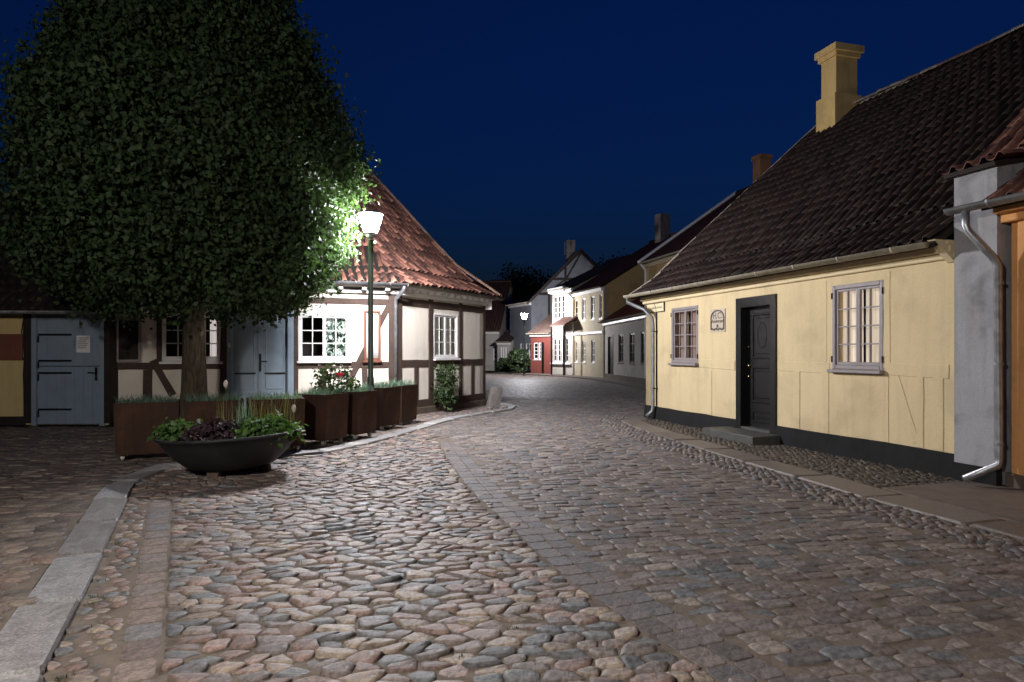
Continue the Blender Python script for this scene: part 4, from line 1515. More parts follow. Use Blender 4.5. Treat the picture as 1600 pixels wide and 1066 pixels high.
df.build('door_frame', 'blue_paint', B)
za, zs, zt = .03, LF.at(100, 572.5)[1], ld[3] - .1
for nm, z0, z1, hz in (('lower_door', za, zs - .006, (LF.at(100, 583)[1], LF.at(100, 640)[1])), ('upper_door', zs + .006, zt, (LF.at(100, 523)[1], LF.at(100, 564)[1]))):
    dd = MB().box(ld[0] + .08, ld[1] - .09, .03, .07, z0, z1).build(nm, 'blue_paint', B)
    x = ld[0] + .09
    while x < ld[1] - .12:
        w = min(.165, ld[1] - .092 - x)
        MB().cbox(x, x + w - .004, .022, .03, z0 + .004, z1 - .004, .003).build('door_board', 'blue_paint', dd)
        x += w
    for z in hz:
        m = MB()
        m.cbox(ld[0] + .10, ld[0] + .70, .010, .022, z - .018, z + .018, .004).cbox(ld[0] + .085, ld[0] + .115, .0105, .022, z - .14, z - .018, .004)
        m.build('strap_hinge', 'iron', dd)
    if nm == 'lower_door':
        hx, hzz = ld[1] - .17, zs - .12
        MB().cbox(hx - .022, hx + .022, .010, .022, hzz - .14, hzz + .1, .004).build('handle_plate', 'iron', dd)
        MB().tube([(hx, .015, hzz + .0), (hx, -.03, hzz), (hx - .12, -.035, hzz + .01)], .012, 8).build('door_handle', 'iron', dd)
        MB().lathe([(.016, 0), (.016, .004)], 10).build('lock_plate', 'brass', dd).matrix_local = Matrix.Translation((hx, .009, hzz - .06)) @ Matrix.Rotation(math.radians(90), 4, 'X')
pp = (LF.x(118.5), LF.x(139.5), LF.at(128, 551)[1], LF.at(128, 524.5)[1])
pn = tag(MB().box(LF.world(pp[0], 0).x, LF.world(pp[1], 0).x, 12.3 + .012, 12.3 + .020, pp[2] + .04, pp[3] + .04).build('paper_notice', 'paper'), 'white paper notice pinned to the stable door', 'notice')
for i in range(6):
    zz = pp[3] + .04 - .04 - i * .036
    wx = LF.world(pp[0], 0).x
    MB().box(wx + .03 + (.02 if i in (0, 1) else 0), wx + (pp[1] - pp[0]) - .03 - (i % 3) * .018, 12.3095, 12.3118, zz - .006, zz + .006).build('print_line', 'ink', pn)
sb0 = (LF.x(-30), LF.x(36), LF.at(10, 563)[1], LF.at(10, 522)[1])
bs = tag(MB().cbox(LF.world(sb0[0], 0).x, LF.world(sb0[1], 0).x, 12.27, 12.298, sb0[2] + .04, sb0[3] + .04, .006).build('wall_board', 'brown_paint'), 'brown board fixed to the ochre wall beside the stable door', 'board')
wl = LF.x(37)
MB().tube([(wl + .02, -.02, LF.at(40, 492)[1]), (wl - .02, -.02, LF.at(40, 515)[1]), (wl - .045, -.02, LF.at(40, 535)[1]), (wl - .02, -.02, LF.at(40, 556)[1]), (wl + .03, -.02, LF.at(40, 566)[1])], .008, 6).build('hanging_cable', 'iron', B)
lprof = [(-.38, LE - .02), (3.4, LE + 2.9)]
lr = slope_sheet(-.2, LF.L + .02, lprof).build('roof', 'black_timber', B)
tile_roof(lr, LF, -.2, LF.L - .02, lprof, DARKRED, key='dark', limit=200)
slope_sheet(-.2, LF.L + .02, [(3.4, LE + 2.9), (7.0, LE)]).build('rear_roof_slope', 'red_roof_far', lr, tint=srgb(90, 50, 40)[:3])
MB().prism([(0, 0), (1, 0), (1, 1)], 0, .01) if False else None
gable(B, LF.L - .16, 3.4, 0, LE - .02, LE + 2.8, 'ochre_wall', inner=1, y0=.3)
gutter(B, (-.2, -.44, LE - .02), (LF.L + .0, -.44, LE - .04), .06, 'zinc', brackets=6)

# ------------------------------------------------------------------ street lamps
def street_lamp(loc, label, strength, height=3.66, rz=0.0, col=(0.97, 0.955, 1.0, 1)):
    t = thing('street_lamp', label, 'street lamp', loc, rz, 'street lamps')
    MB().lathe([(.055, 0), (.055, .9), (.046, .94), (.043, height - .50), (.040, height - .44)], 14).build('pole', 'pole', t, smooth=True)
    MB().lathe([(.09, -.01), (.09, .02), (.06, .05)], 14).build('base_plate', 'pole', t)
    MB().lathe([(.03, height - .46), (.03, height - .42), (.075, height - .40), (.075, height - .385), (.03, height - .37), (.03, height - .34), (.115, height - .335), (.118, height - .325)], 20).build('lantern_collar', 'steel', t, smooth=False)
    em = emit_mat('lit lantern glass %.0f' % strength, col, strength)
    MB().lathe([(.105, height - .322), (.195, height - .02)], 20, cap=False).build('lantern_glass', em, t, smooth=False)
    MB().lathe([(.21, height - .02), (.21, height), (.16, height + .025), (.02, height + .04)], 20).build('lantern_cap', 'steel', t)
    return t
LAMP = (-2.36, 11.40)
street_lamp((LAMP[0], LAMP[1], .02), 'lit street lamp standing against the tree behind the steel planters', LAMP_STRENGTH)
street_lamp((.72, 40.2, .03), 'small lit street lamp far down the street by the bush', FAR_STRENGTH)
street_lamp((-2.7, -.1, .02), 'lit street lamp on the pavement beside the viewpoint', REAR_STRENGTH, col=(1.0, .93, .84, 1))

# ------------------------------------------------------------------ leaves
def leaf_cloud(centers, sizes, normals_bias, nper, spread, size, squash=1.0):
    """returns verts, quads(as tris pairs), tint for small folded leaves round the cluster centres"""
    C = np.repeat(np.asarray(centers), nper, axis=0)
    N = len(C)
    P = C + rng.normal(0, 1, (N, 3)) * spread * np.array([1, 1, squash])
    B = np.repeat(np.asarray(normals_bias), nper, axis=0)
    nrm = B + rng.normal(0, .75, (N, 3))
    nrm /= np.linalg.norm(nrm, axis=1)[:, None] + 1e-9
    r = rng.normal(0, 1, (N, 3)) + np.array([0, 0, -.6])
    t = r - (r * nrm).sum(1)[:, None] * nrm
    t /= np.linalg.norm(t, axis=1)[:, None] + 1e-9
    b = np.cross(nrm, t)
    s = size * rng.uniform(.65, 1.3, N)[:, None]
    tip = P + t * s
    base = P - t * s * .15
    fold = nrm * s * .16
    l1 = P + t * s * .28 + b * s * .46 + fold
    r1 = P + t * s * .28 - b * s * .46 + fold
    V = np.stack([base, r1, tip, l1], axis=1).reshape(-1, 3)
    idx = np.arange(N)[:, None] * 4
    Q = np.concatenate([idx + np.array([[0, 1, 2]]), idx + np.array([[0, 2, 3]])], axis=0)
    ct = np.repeat(rng.uniform(0, .6, len(centers)), nper)
    tn = np.clip(ct + rng.uniform(0, .5, N), 0, 1)
    T = np.repeat(tn, 4)
    return V, Q, np.stack([T, T, T], 1), P

# the big clipped lime tree
TR = (-4.98, 10.6)
tree = thing('lime_tree', 'big dense round-crowned tree on a thick trunk behind the steel planters', 'tree', (TR[0], TR[1], .03))
tk = MB()
path, rad = [], []
for i in range(13):
    z = i / 12 * 4.6
    path.append((.05 * math.sin(z * .9), .04 * math.cos(z * 1.3), z - .05))
    rad.append(.20 + .13 * math.exp(-z * 3.0) - .028 * z)
tk.tube(path, rad, 18)
tko = tk.build('trunk', 'bark', tree, smooth=True)
for v in tko.data.vertices:
    a = math.atan2(v.co.y, v.co.x)
    f = 1 + .05 * math.sin(a * 5 + v.co.z * 1.3) + .035 * math.sin(a * 9 - v.co.z * 2)
    v.co.x *= f
    v.co.y *= f
PZ = [2.02, 2.25, 2.6, 3.1, 3.9, 4.9, 5.9, 6.94, 7.9, 8.6, 8.9]
PR_ = [1.2, 1.75, 2.10, 2.36, 2.46, 2.28, 1.88, 1.32, .75, .28, .03]
def crown_r(z):
    return np.interp(z, PZ, PR_)
for i in range(26):
    a = i * 2.4
    z0 = 2.0 + (i % 9) * .33
    zz = 2.6 + (i / 26) * 5.0
    rr = float(crown_r(zz)) * .86
    q = MB()
    p0 = Vector((.05, .03, z0))
    p3 = Vector((math.cos(a) * rr, math.sin(a) * rr, zz))
    pts = [p0.lerp(p3, f) + Vector((0, 0, .35 * math.sin(f * math.pi))) for f in (0, .25, .5, .75, 1)]
    q.tube(pts, [.09, .065, .045, .03, .012], 7)
    q.build('branch', 'bark', tree, smooth=True)
cent, nb = [], []
lamp_l = np.array([LAMP[0] - TR[0], LAMP[1] - TR[1], 3.5])
cam_l = np.array([-TR[0], -TR[1], CAMH - .03])
nclump = 0
while nclump < 2100:
    z = random.uniform(2.05, 8.7)
    R = float(crown_r(z))
    if random.random() > R / 2.9:
        continue
    a = random.uniform(0, 2 * math.pi)
    lump = 1 + .045 * math.sin(3 * a + z * 1.7) + .035 * math.sin(7 * a - z * 2.6) + .03 * math.sin(11 * a + z * 4.1)
    f = 1 - abs(random.gauss(0, .16)) if random.random() < .82 else random.uniform(.35, .85)
    if random.random() < .05:
        f *= 1.04
    r = R * f * lump
    x, y = r * math.cos(a), r * math.sin(a)
    if x < 0:
        x *= 1 - .15 * min(1, max(0, (z - 3.0) / 2.5))
    x += .03
    if y > 2.35:                # kept clear of the house wall
        y = 2.35 - random.uniform(0, .4)
    cent.append((x, y, z))
    nb.append((x / 2.9, y / 2.9, (z - 4.6) / 6 + .15))
    nclump += 1
cent, nb = np.array(cent), np.array(nb)
V, Q, T, P = leaf_cloud(cent, None, nb, 88, .135, .066)
# no leaf touches the lantern or hangs between it and the street
d = np.linalg.norm(P - lamp_l, axis=1)
ax = cam_l - lamp_l
axl = np.linalg.norm(ax)
tt = np.clip(((P - lamp_l) @ ax) / axl ** 2, 0, 1)
dl = np.linalg.norm(P - (lamp_l + tt[:, None] * ax), axis=1)
dxy = np.linalg.norm((P - lamp_l)[:, :2], axis=1)
keepm = (d > .42) & ~((dl < .24)) & ~((dxy < .2) & (P[:, 2] < 3.6)) & ~((dl < .20))
km = np.repeat(keepm, 4)
newi = np.cumsum(km) - 1
qm = keepm[(Q[:, 0] // 4)]
numpy_mesh('crown', V[km], newi[Q[qm]], 'leaf', tree, T[km])

# ------------------------------------------------------------------ planters of rusty steel
def grass_tuft(name, label, loc, rz, w, dpt, h, nblades, mat, group, lean=.35, z0=0):
    vs, ts, fs = [], [], []
    for i in range(nblades):
        x, y = random.uniform(-w / 2, w / 2), random.uniform(-dpt / 2, dpt / 2)
        hh = h * random.uniform(.5, 1.15)
        a = random.uniform(0, 2 * math.pi)
        ln = hh * random.uniform(.1, lean)
        wd = random.uniform(.003, .006)
        sx, sy = -math.sin(a) * wd, math.cos(a) * wd
        o = len(vs)
        vs += [(x - sx, y - sy, 0), (x + sx, y + sy, 0), (x + math.cos(a) * ln * .35 + sx * .7, y + math.sin(a) * ln * .35 + sy * .7, hh * .6), (x + math.cos(a) * ln * .35 - sx * .7, y + math.sin(a) * ln * .35 - sy * .7, hh * .6), (x + math.cos(a) * ln, y + math.sin(a) * ln, hh)]
        fs += [(o, o + 1, o + 2, o + 3), (o + 3, o + 2, o + 4)]
        ts += [random.random()] * 5
    o = MB().add(vs, fs).build(name, mat, None, tint=np.array([[t] * 3 for t in ts]))
    o.location = loc
    o.rotation_euler = (0, 0, rz)
    return tag(o, label, 'plant', group)

def planter(front, rz, w, dpt, h, label):
    """front: world x,y of the front left foot; local x along the front, y to the back"""
    t = thing('steel_planter', label, 'planter', (front[0], front[1], .022), rz, 'rusty steel planters')
    z0 = .075
    tp = .02
    th = .012
    mb = MB()
    o = [(tp, tp), (w - tp, tp), (w - tp, dpt - tp), (tp, dpt - tp)]
    p = [(0, 0), (w, 0), (w, dpt), (0, dpt)]
    q = [(th * 2, th * 2), (w - th * 2, th * 2), (w - th * 2, dpt - th * 2), (th * 2, dpt - th * 2)]
    vs = [(x, y, z0) for x, y in o] + [(x, y, z0 + h) for x, y in p] + [(x, y, z0 + h) for x, y in q] + [(x, y, z0 + h - .07) for x, y in q]
    fs = [(3, 2, 1, 0)]
    for k in range(3):
        for i in range(4):
            fs.append((k * 4 + i, k * 4 + (i + 1) % 4, k * 4 + 4 + (i + 1) % 4, k * 4 + 4 + i))
    mb.add(vs, fs).build('steel_box', 'rust', t)
    MB().add([(x, y, z0 + h - .055) for x, y in q], [(0, 1, 2, 3)]).build('soil', 'dirt_dark', t)
    for (x, y) in ((.09, .09), (w - .09, .09), (w - .09, dpt - .09), (.09, dpt - .09)):
        c = MB()
        c.tube([(x - .015, y, .034), (x + .015, y, .034)], .034, 12)
        c.box(x - .024, x - .018, y - .02, y + .02, .03, .075).box(x + .018, x + .024, y - .02, y + .02, .03, .075).box(x - .028, x + .028, y - .03, y + .03, .068, .0745)
        c.build('caster', 'caster', t)
    return t

row_rz = math.atan2(9.25 - 8.32, -2.80 + 4.86)
PW = .72
boxes = []
for i, lb in enumerate(('rusty steel planter on casters nearest the stable door, left of the bowl', 'rusty steel planter directly behind the bowl', 'rusty steel planter just right of the bowl')):
    px_ = -4.86 + math.cos(row_rz) * (PW + .05) * i
    py_ = 8.32 + math.sin(row_rz) * (PW + .05) * i
    planter((px_, py_), row_rz, PW, .55, .64, lb)
    boxes.append(((px_, py_), row_rz, PW, .55))
for (cx_, cy_), lb in zip(((-2.66, 9.70), (-2.37, 10.42), (-2.19, 11.62), (-2.0, 12.42)),
                          ('rusty steel planter in front of the rose bush', 'rusty steel planter right in front of the lamp post', 'rusty steel planter just behind the lamp post', 'rusty steel planter closest to the house corner')):
    rz = math.atan2(.52, .22)
    planter((cx_, cy_), rz, .56, .56, .66, lb)
    boxes.append(((cx_, cy_), rz, .56, .56))
gl = ['dark grass in the planter nearest the stable door', 'dark grass in the planter behind the bowl', 'dark grass in the planter right of the bowl', 'blue-green grass below the rose bush', 'blue-green grass in the planter before the lamp post', 'blue-green grass in the planter behind the lamp post', 'pale blue-green grass in the planter by the house corner']
for i, (p, rz, w, dp) in enumerate(boxes):
    hgt = (.64 if i < 3 else .66) + .075 + .022 - .06
    c = Vector(p) + Vector((math.cos(rz) * w / 2 - math.sin(rz) * dp / 2, math.sin(rz) * w / 2 + math.cos(rz) * dp / 2))
    grass_tuft('ornamental_grass', gl[i], (c.x, c.y, hgt), rz, w - .06, dp - .06, .15 if i < 3 else .17, 420, 'blue_grass', 'grass in the planters', .9)

def shrub(name, label, loc, h, r, nclump, nper, size, mat, stems=4, cat='plant', group=None, flowers=()):
    t = thing(name, label, cat, loc, 0, group)
    for i in range(stems):
        a = i * 2.3
        MB().tube([(.04 * math.cos(a), .04 * math.sin(a), -.02), (.10 * math.cos(a), .1 * math.sin(a), h * .4), (r * .4 * math.cos(a), r * .4 * math.sin(a), h * .85)], [.012, .009, .004], 6).build('stem', 'bark', t)
    cc, nn = [], []
    for i in range(nclump):
        z = random.uniform(.12, 1) * h
        rr = r * (.55 + .45 * math.sin(min(1, z / h * 1.15) * math.pi * .85)) * math.sqrt(random.uniform(.1, 1)) * random.uniform(.8, 1.15)
        a = random.uniform(0, 6.28)
        cc.append((rr * math.cos(a), rr * math.sin(a), z))
        nn.append((math.cos(a) * .6, math.sin(a) * .6, .3))
    V, Q, T, P = leaf_cloud(np.array(cc), None, np.array(nn), nper, .05, size)
    numpy_mesh('leaves', V, Q, mat, t, T)
    for f in flowers:
        fb_ = MB()
        for k in range(9):
            a = k * 2.4
            rr = .008 + .004 * k
            x, y = math.cos(a) * rr, math.sin(a) * rr
            fb_.add([(f[0] + x * .4, f[1] + y * .4, f[2] - .02), (f[0] + x * 1.2 - y * .8, f[1] + y * 1.2 + x * .8, f[2] + .022), (f[0] + x * 1.5, f[1] + y * 1.5, f[2] + .03), (f[0] + x * 1.2 + y * .8, f[1] + y * 1.2 - x * .8, f[2] + .022)], [(0, 1, 2, 3)])
        fb_.build('flower', 'rose', t)
    return t

shrub('rose_bush', 'rose bush with one pink red bloom rising from a planter', (-2.72, 10.28, .72), .38, .34, 60, 7, .055, 'shrub_leaf', 5, 'plant', None, [(.17, -.2, .30), (.19, -.19, .31)])
shrub('wall_shrub', 'leafy shrub growing against the half-timbered side wall', (SF.world(SF.x(697, -.3), -.3).x, SF.world(SF.x(697, -.3), -.3).y, .04), 1.02, .27, 130, 8, .065, 'shrub_leaf', 5)

# ------------------------------------------------------------------ bowl with plants
BW = (-3.16, 7.72)
bt = thing('planter_bowl', 'wide shallow black iron bowl standing at the kerb', 'planter', (BW[0], BW[1], .0))
tiltm = Matrix.Rotation(math.radians(-2.5), 4, 'Y')
bo = MB().lathe([(.34, .07), (.46, .10), (.60, .22), (.70, .35), (.745, .42), (.775, .43), (.775, .455), (.74, .455), (.70, .40), (.58, .36), (.02, .36)], 48, cap=False).build('bowl', 'bowl', bt, smooth=True)
bo.data.transform(tiltm)
bb_ = MB().lathe([(.02, .072), (.34, .07)], 48, cap=False).build('bowl_base', 'bowl', bt)
sl = MB().lathe([(.01, .385), (.70, .385)], 32, cap=False).build('soil', 'dirt_dark', bt)
sl.data.transform(tiltm)
for a in (-1.75, .2, 2.4):
    x, y = .34 * math.cos(a), .34 * math.sin(a)
    MB().box(x - .06, x + .06, y - .05, y + .05, -.01, .085).build('foot_block', 'plinth_stone', bt)
def rosette(name, label, cx, cy, rx, ry, h, n, size, mat):
    cc, nn = [], []
    for i in range(n):
        a = random.uniform(0, 6.28)
        q = math.sqrt(random.random())
        cc.append((cx + rx * q * math.cos(a), cy + ry * q * math.sin(a), .44 + h * (1 - q * q) * random.uniform(.5, 1)))
        nn.append((math.cos(a) * q * .5, math.sin(a) * q * .5 - .25, 1.1))
    V, Q, T, P = leaf_cloud(np.array(cc), None, np.array(nn), 5, .035, size)
    o = numpy_mesh(name, V, Q, mat, None, T)
    o.location = (BW[0], BW[1], 0)
    return tag(o, label, 'plant', 'plants in the bowl')
rosette('heuchera_plant', 'green leafy plant trailing over the dark end of the bowl', -.58, -.05, .24, .24, .12, 120, .062, 'bright_leaf')
rosette('coral_bells_plant', 'dark purple leafy plant in the middle of the bowl', -.14, -.05, .30, .40, .13, 210, .06, 'purple_leaf')
rosette('heuchera_plant', 'bright green leafy plant at the lamp-lit end of the bowl', .40, -.05, .34, .36, .16, 260, .064, 'bright_leaf')
g = grass_tuft('tall_grass', 'tall yellowish stems rising behind the bright leaves in the bowl', (BW[0] + .38, BW[1] + .18, .42), 0, .55, .25, .48, 110, 'dry_stem', 'plants in the bowl', .5)
g = grass_tuft('spiky_grass', 'thin spiky green grass between the purple and bright plants', (BW[0] + .12, BW[1] + .05, .42), 0, .16, .2, .42, 60, 'blue_grass', 'plants in the bowl', .35)
g = grass_tuft('dry_stalks', 'few bare dry stalks above the purple plant', (BW[0] - .1, BW[1] + .05, .42), 0, .25, .2, .55, 16, 'dry_stem', 'plants in the bowl', .25)
for lx, ly, lz, lb in ((-.12, .1, .98, 'single pale seed head on a tall stalk over the bowl'), (.66, .1, .70, 'faded flower head at the lit end of the bowl')):
    t = thing('seed_head', lb, 'plant', (BW[0] + lx, BW[1] + ly, .40))
    MB().tube([(0, 0, 0), (.01, 0, (lz - .4) * .5), (0, .0, lz - .4)], .004, 5).build('stalk', 'dry_stem', t, tint=(.4, .4, .4))
    MB().lathe([(.006, lz - .43), (.026, lz - .40), (.028, lz - .37), (.012, lz - .34)], 8).build('head', 'pale_flower', t, smooth=True)

# ------------------------------------------------------------------ leaning guard stone at the house corner
gs = thing('guard_stone', 'leaning square stone bollard at the corner of the half-timbered house', 'bollard', (-.47, 16.5, .03), .5)
p = []
sm = MB()
vs, fs = [], []
for i, (z, w) in enumerate(((-.05, .15), (.05, .15), (.25, .143), (.42, .138), (.50, .12), (.52, .08))):
    for k in range(12):
        a = 2 * math.pi * (k + .5) / 12
        q = w / max(abs(math.cos(a)), abs(math.sin(a))) ** .75 * random.uniform(.96, 1.04)
        vs.append((q * math.cos(a) + z * .22, q * .75 * math.sin(a), z))
for i in range(5):
    for k in range(12):
        fs.append((i * 12 + k, i * 12 + (k + 1) % 12, i * 12 + 12 + (k + 1) % 12, i * 12 + 12 + k))
fs.append(tuple(range(60, 72)))
sm.add(vs, fs).build('stone_block', 'granite', gs, tint=srgb(120, 114, 112)[:3])
for (x, y, r) in ((.25, -.12, .10), (-.18, -.2, .08), (.1, -.28, .06)):
    b = MB().lathe([(r * .9, -.03), (r, .02), (r * .8, r * .55), (r * .3, r * .75)], 9).build('packing_stone', 'granite', gs, tint=srgb(128, 122, 118)[:3])
    b.location = (x, y, 0)
# ------------------------------------------------------------------ houses further down the street
def far_house(name, label, F, depth, eave, ridge, wallmat, roofpal, wins=(), doors=(), z0=.05, trim='white_paint', winmat='white_paint', cornice=True, gable_l=True, gable_r=True, over=.25, roofx=(-.1, .1), cols=2, rows=3, extra_gable_mat=None, courses=(), plinth=None, curtain=None, rear=True, gl=None):
    h = thing(name, label, 'house', F.loc, F.rz)
    L = F.L
    holes = [(a + .01, b - .01, c + .01, d - .01) for a, b, c, d in wins] + [(a + .01, b - .01, c, d - .01) for a, b, c, d in doors]
    wall_mesh(0, L, 0, eave, holes, .15).build('wall', wallmat, h)
    half = depth / 2
    if gable_l:
        gable(h, 0.003, half, 0, eave, ridge - .1, extra_gable_mat or wallmat, inner=1, y0=.02)
    if gable_r:
        gable(h, L - .003, half, 0, eave, ridge - .1, extra_gable_mat or wallmat, inner=-1, y0=.02)
    prof = [(-over, eave + .02), (half, ridge)]
    # boarded slope with the ribs of the pantiles
    mb = MB()
    x0, x1 = roofx[0], L + roofx[1]
    n = int((x1 - x0) / .055)
    vs, fs = [], []
    d = Vector((half + over, ridge - eave - .02)).normalized()
    for i in range(n + 1):
        x = x0 + (x1 - x0) * i / n
        o = .022 * math.sin(i * math.pi / 2) + .004
        vs += [(x, -over - d.y * o, eave + .02 + d.x * o), (x, half - d.y * o, ridge + d.x * o)]
    for i in range(n):
        fs.append((2 * i, 2 * i + 2, 2 * i + 3, 2 * i + 1))
    mb.add(vs, fs)
    rf = mb.build('roof', 'red_roof_far', h, tint=srgb(*roofpal)[:3])
    slope_sheet(x0, x1, prof, .07).build('roof_boarding', 'black_timber', rf)
    if rear:
        slope_sheet(x0, x1, [(half, ridge), (depth + over, eave)], .05).build('rear_roof_slope', 'red_roof_far', rf, tint=srgb(*roofpal)[:3])
    MB().tube([(x0, half, ridge + .03), (x1, half, ridge + .03)], .1, 6).build('ridge', 'red_roof_far', rf, tint=srgb(*roofpal)[:3])
    if cornice:
        MB().cbox(-.02, L + .02, -.14, .05, eave - .2, eave - .02, .03).build('cornice', trim, h)
        gutter(h, (x0, -over - .05, eave + .02), (x1, -over - .05, eave + .0), .06, 'gutter_old')
    for z in courses:
        MB().cbox(-.01, L + .01, -.08, .02, z, z + .16, .02).build('string_course', trim, h)
    if plinth:
        MB().cbox(-.01, L + .01, -.04, .02, -.05, plinth, .01).build('plinth', 'plinth_stone', h)
    for r in wins:
        window(h, *r, 2 if r[1] - r[0] > .5 else 1, 1 if r[1] - r[0] < 1.3 else 2, rows, .04, winmat, 'glass', .05, True, None, .03, panes=False)
    for a, b, c, d in doors:
        dd = MB().box(a, b, .08, .12, c, d).build('door', 'black_paint', h)
        MB().cbox(a, a + .07, -.02, .1, c, d).cbox(b - .07, b, -.02, .1, c, d).cbox(a + .07, b - .07, -.019, .1, d - .08, d).build('door_frame', 'black_paint', dd)
        MB().cbox(a + .16, b - .16, .065, .08, c + .2, c + .9, .01).cbox(a + .16, b - .16, .065, .08, c + 1.05, d - .2, .01).build('door_panel', 'black_paint', dd)
    return h

def pxwin(F, p0, p1, z0, z1):
    a, b = F.x(p0), F.x(p1)
    return (min(a, b), max(a, b), z0, z1)

# white cottage with three dark windows
CF = Facade((4.87, 35.8), (5.82, 24.6), .05)
wz0, wz1 = CF.at(970, 567)[1], CF.at(970, 522)[1]
cw = [pxwin(CF, 966, 974, wz0, wz1), pxwin(CF, 983, 991.5, wz0, wz1), pxwin(CF, 1000.5, 1009, wz0, wz1)]
cd = [pxwin(CF, 950, 958.3, .0, CF.at(954, 524)[1])]
far_house('white_cottage', 'low white cottage with three narrow dark windows behind the yellow house corner', CF, 8, 2.92, 5.6, 'far_white', (110, 62, 48), cw, cd, winmat='black_paint', rows=3, plinth=.25, gable_r=True)

# cream two-storey house
CR = Facade((3.62, 40.0), (4.80, 35.85), .05)
u0, u1 = CR.at(920, 500)[1], CR.at(920, 464)[1]
l0, l1 = CR.at(920, 567)[1], CR.at(920, 532)[1]
crw = [pxwin(CR, a, b, u0, u1) for a, b in ((897.8, 902.6), (909, 914.8), (923, 929), (936.5, 942))] + [pxwin(CR, a, b, l0, l1) for a, b in ((898, 903), (909.5, 915), (923.5, 929.5))]
ch_ = far_house('cream_house', 'two-storey cream house with narrow white windows and a tall yellow gable end', CR, 10, 4.8, 8.0, 'far_cream', (84, 52, 44), crw, [], extra_gable_mat='far_yellow', courses=(CR.at(920, 523)[1],), rows=3)
MB().box(1.6, 2.3, 4.4, 5.0, 7.4, 9.3).build('chimney', 'brick', ch_)
MB().tube([(-.02, -.3, 4.75), (.05, -.08, 4.5), (.05, -.08, .1)], .05, 8).build('downpipe', 'white_paint', ch_)

# white bay-fronted house
BF = Facade((2.50, 42.4), (3.55, 40.05), .05)
bw0, bw1 = BF.at(875, 566)[1], BF.at(875, 528)[1]
bu0, bu1 = BF.at(872, 499)[1], BF.at(872, 462)[1]
bws = [pxwin(BF, 864.5 + i * 6.1, 869.4 + i * 6.1, bw0, bw1) for i in range(4)]
bws += [pxwin(BF, 865 + i * 5.8, 869.8 + i * 5.8, bu0, bu1) for i in range(3)]
bh = far_house('bay_front_house', 'narrow bright white house with a row of tall windows beyond the cream house', BF, 8, 5.15, 7.2, 'far_white', (70, 60, 58), bws, [], rows=4)
MB().cbox(-.05, BF.L * .75, -.35, .02, 5.1, 5.3, .04).cbox(-.05, BF.L * .75, -.28, .02, 4.98, 5.098, .03).build('bay_cornice', 'white_paint', bh)
MB().cbox(-.02, BF.L, -.16, .02, bw0 - .14, bw0 - .05, .02).build('long_sill', 'white_paint', bh)
cn = MB()
cn.add([(BF.L * .55, -.9, 2.95), (BF.L * 1.25, -.9, 2.95), (BF.L * 1.25, .05, 3.5), (BF.L * .55, .05, 3.5), (BF.L * .55, -.9, 2.88), (BF.L * 1.25, -.9, 2.88), (BF.L * 1.25, .05, 3.3), (BF.L * .55, .05, 3.3)], [(0, 1, 2, 3), (4, 7, 6, 5), (0, 4, 5, 1), (1, 5, 6, 2), (0, 3, 7, 4)])
cn.build('door_canopy', 'red_roof_far', bh, tint=srgb(84, 60, 52)[:3])
for x in (BF.L * .6, BF.L * 1.2):
    MB().tube([(x, -.85, 0), (x, -.85, 2.9)], .06, 6).build('canopy_post', 'black_paint', bh)

# red shop front
RF = Facade((1.20, 43.7), (2.42, 42.45), .05)
rw = [pxwin(RF, 833, 840.5, RF.at(836, 562)[1], RF.at(836, 535)[1]), pxwin(RF, 840.9, 845.5, RF.at(836, 562)[1], RF.at(836, 535)[1])]
rd = [pxwin(RF, 846.5, 850.0, 0, RF.at(848, 535)[1])]
rh = far_house('red_shop_house', 'small red house with white barred window under the far lamp', RF, 5, 2.55, 4.2, 'far_red', (120, 100, 92), rw, rd, rows=4)

# grey timbered gable house
GF = Facade((1.3, 46.0), (7.9, 46.0), .05)
gh = thing('grey_gabled_house', 'tall grey house with timbered gable behind the far lamp', 'house', GF.loc, GF.rz)
pts = [(0, 0), (6.6, 0), (6.6, 4.85), (3.3, 8.2), (0, 4.85)]
MB().prism(pts, 0, .25).build('gable_wall', 'far_grey', gh)
for (a, b, w) in (((0, 4.9), (3.3, 8.2), .2), ((6.6, 4.9), (3.3, 8.2), .2), ((.5, 5.3), (6.1, 5.3), .18), ((1.5, 6.3), (5.1, 6.3), .16), ((2.3, 5.3), (2.3, 7.1), .14), ((4.2, 5.3), (4.2, 7.1), .14), ((2.4, 6.4), (3.3, 8.0), .12), ((1.0, 5.3), (2.2, 6.2), .12), ((1.2, 2.6), (1.2, 5.2), .16)):
    beam(gh, 'gable_timber', a, b, w, 0, .03, 'black_timber')
slv = [(3.3, 8.35), (-.3, 4.7)]
for sgn in (0, 1):
    f = (lambda x: x) if not sgn else (lambda x: 6.6 - x)
    MB().add([(f(3.3), -.2, 8.36), (f(-.3), -.2, 4.68), (f(-.3), 9, 4.68), (f(3.3), 9, 8.36), (f(3.3), -.2, 8.24), (f(-.25), -.2, 4.6), (f(-.25), 9, 4.6), (f(3.3), 9, 8.24)],
             [(0, 1, 2, 3), (7, 6, 5, 4), (0, 4, 5, 1), (1, 5, 6, 2)]).build('roof_slope', 'red_roof_far', gh, tint=srgb(62, 48, 46)[:3])
MB().box(2.5, 3.1, 1.6, 2.2, 7.2, 9.2).build('chimney', 'brick', gh)
MB().tube([(2.3, .5, 8.0), (2.3, .5, 8.9)], .03, 6).build('mast', 'zinc', gh)
GS = Facade((-.15, 49.4), (1.30, 46.1), .05)
gsw = [pxwin(GS, 812.5 + i * 4.4, 816 + i * 4.4, GS.at(820, 562)[1], GS.at(820, 536)[1]) for i in range(4)]
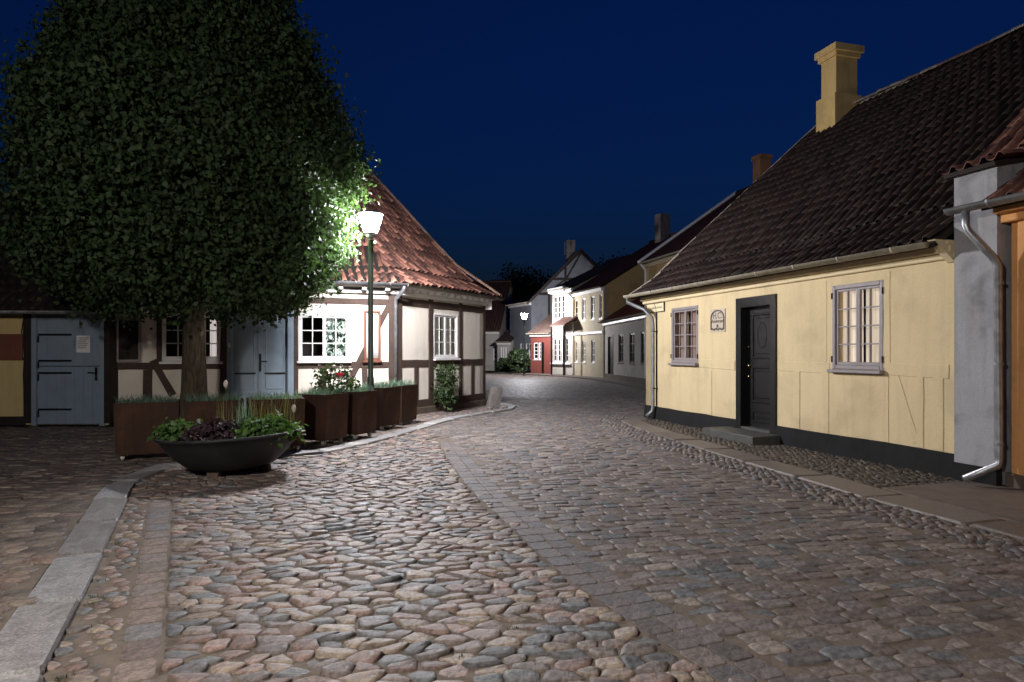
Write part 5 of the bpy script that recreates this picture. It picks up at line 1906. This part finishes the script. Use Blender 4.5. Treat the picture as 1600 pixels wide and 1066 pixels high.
far_house('grey_wing', 'grey rendered street wing right behind the far lamp', GS, 6, 4.75, 6.2, 'far_grey', (66, 50, 48), gsw, [], rows=4, rear=False, gable_r=False)

# low house with big dark roof and pale lean-to
DF = Facade((-6.5, 51.0), (-.95, 50.0), .05)
dw = [pxwin(DF, 770.5, 776, DF.at(773, 562)[1], DF.at(773, 540)[1])]
far_house('low_far_house', 'low pale house with a big dark roof closing the street', DF, 9, 2.9, 7.0, 'far_white', (74, 48, 42), dw, [], rows=3)
VF = Facade((-1.05, 48.9), (-.12, 48.4), .05)
vw = [(.06 + i * .19, .21 + i * .19, .5, 1.75) for i in range(5) if .21 + i * .19 < VF.L]
far_house('glazed_lean_to', 'pale glazed lean-to with white posts between the far houses', VF, 3, 2.1, 2.9, 'far_white', (58, 46, 44), vw, [], rows=2, rear=False)

# yellow two-storey house behind the roof of the yellow house
EF = Facade((5.55, 28.2), (7.1, 21.5), .05)
eh = far_house('tall_yellow_house', 'taller yellow house showing cornice and chimney above the yellow house roof', EF, 8.4, 5.0, 8.1, 'far_yellow', (70, 46, 42), [], [], trim='yellow_trim')
MB().box(1.6, 2.1, 3.9, 4.4, 7.3, 9.1).build('chimney', 'chimney_orange', eh)
MB().box(1.55, 2.15, 3.85, 4.45, 9.05, 9.2).build('chimney_cap', 'chimney_orange', eh)
MB().tube([(-.14, -.28, 5.06), (-.14, 4.2, 8.18)], .08, 6).build('verge_board', 'white_paint', eh)
MB().tube([(.05, -.28, 5.0), (.1, -.08, 4.7), (.1, -.08, .3)], .05, 8).build('downpipe', 'white_paint', eh)

# bush by the far lamp and dark trees behind the roofs
shrub('street_bush', 'green bush at the foot of the far lamp', (.45, 44.3, .05), 1.5, .75, 220, 8, .16, 'shrub_leaf', 4)
shrub('street_bush', 'low dim bush before the glazed lean-to', (-.55, 46.8, .05), .9, .6, 120, 8, .14, 'shrub_leaf', 3)
def far_tree(label, x, y, h, r):
    t = thing('background_tree', label, 'tree', (x, y, 0), 0, 'dark trees behind the far roofs')
    MB().tube([(0, 0, -.1), (.1, 0, h * .35), (0, .1, h * .7)], [.3, .24, .1], 10).build('trunk', 'bark', t, smooth=True)
    cc, nn = [], []
    for i in range(420):
        a, u = random.uniform(0, 6.28), random.uniform(-1, 1)
        q = random.uniform(.45, 1) * (1 + .15 * math.sin(3 * a + 4 * u))
        s = math.sqrt(1 - u * u)
        cc.append((r * q * s * math.cos(a), r * q * s * math.sin(a), h * .64 + u * q * h * .36))
        nn.append((s * math.cos(a), s * math.sin(a), u))
    V, Q, T, P = leaf_cloud(np.array(cc), None, np.array(nn), 22, .38, .24)
    numpy_mesh('crown', V, Q, 'leaf_far', t, T)
far_tree('dark tree above the low far house', 1.2, 68, 9.8, 3.4)
far_tree('dark tree beyond the timbered gable', 9.4, 62, 9.6, 3.6)
far_tree('dark wide tree between the far gable and the cream roof', 12.6, 58, 9.8, 3.4)
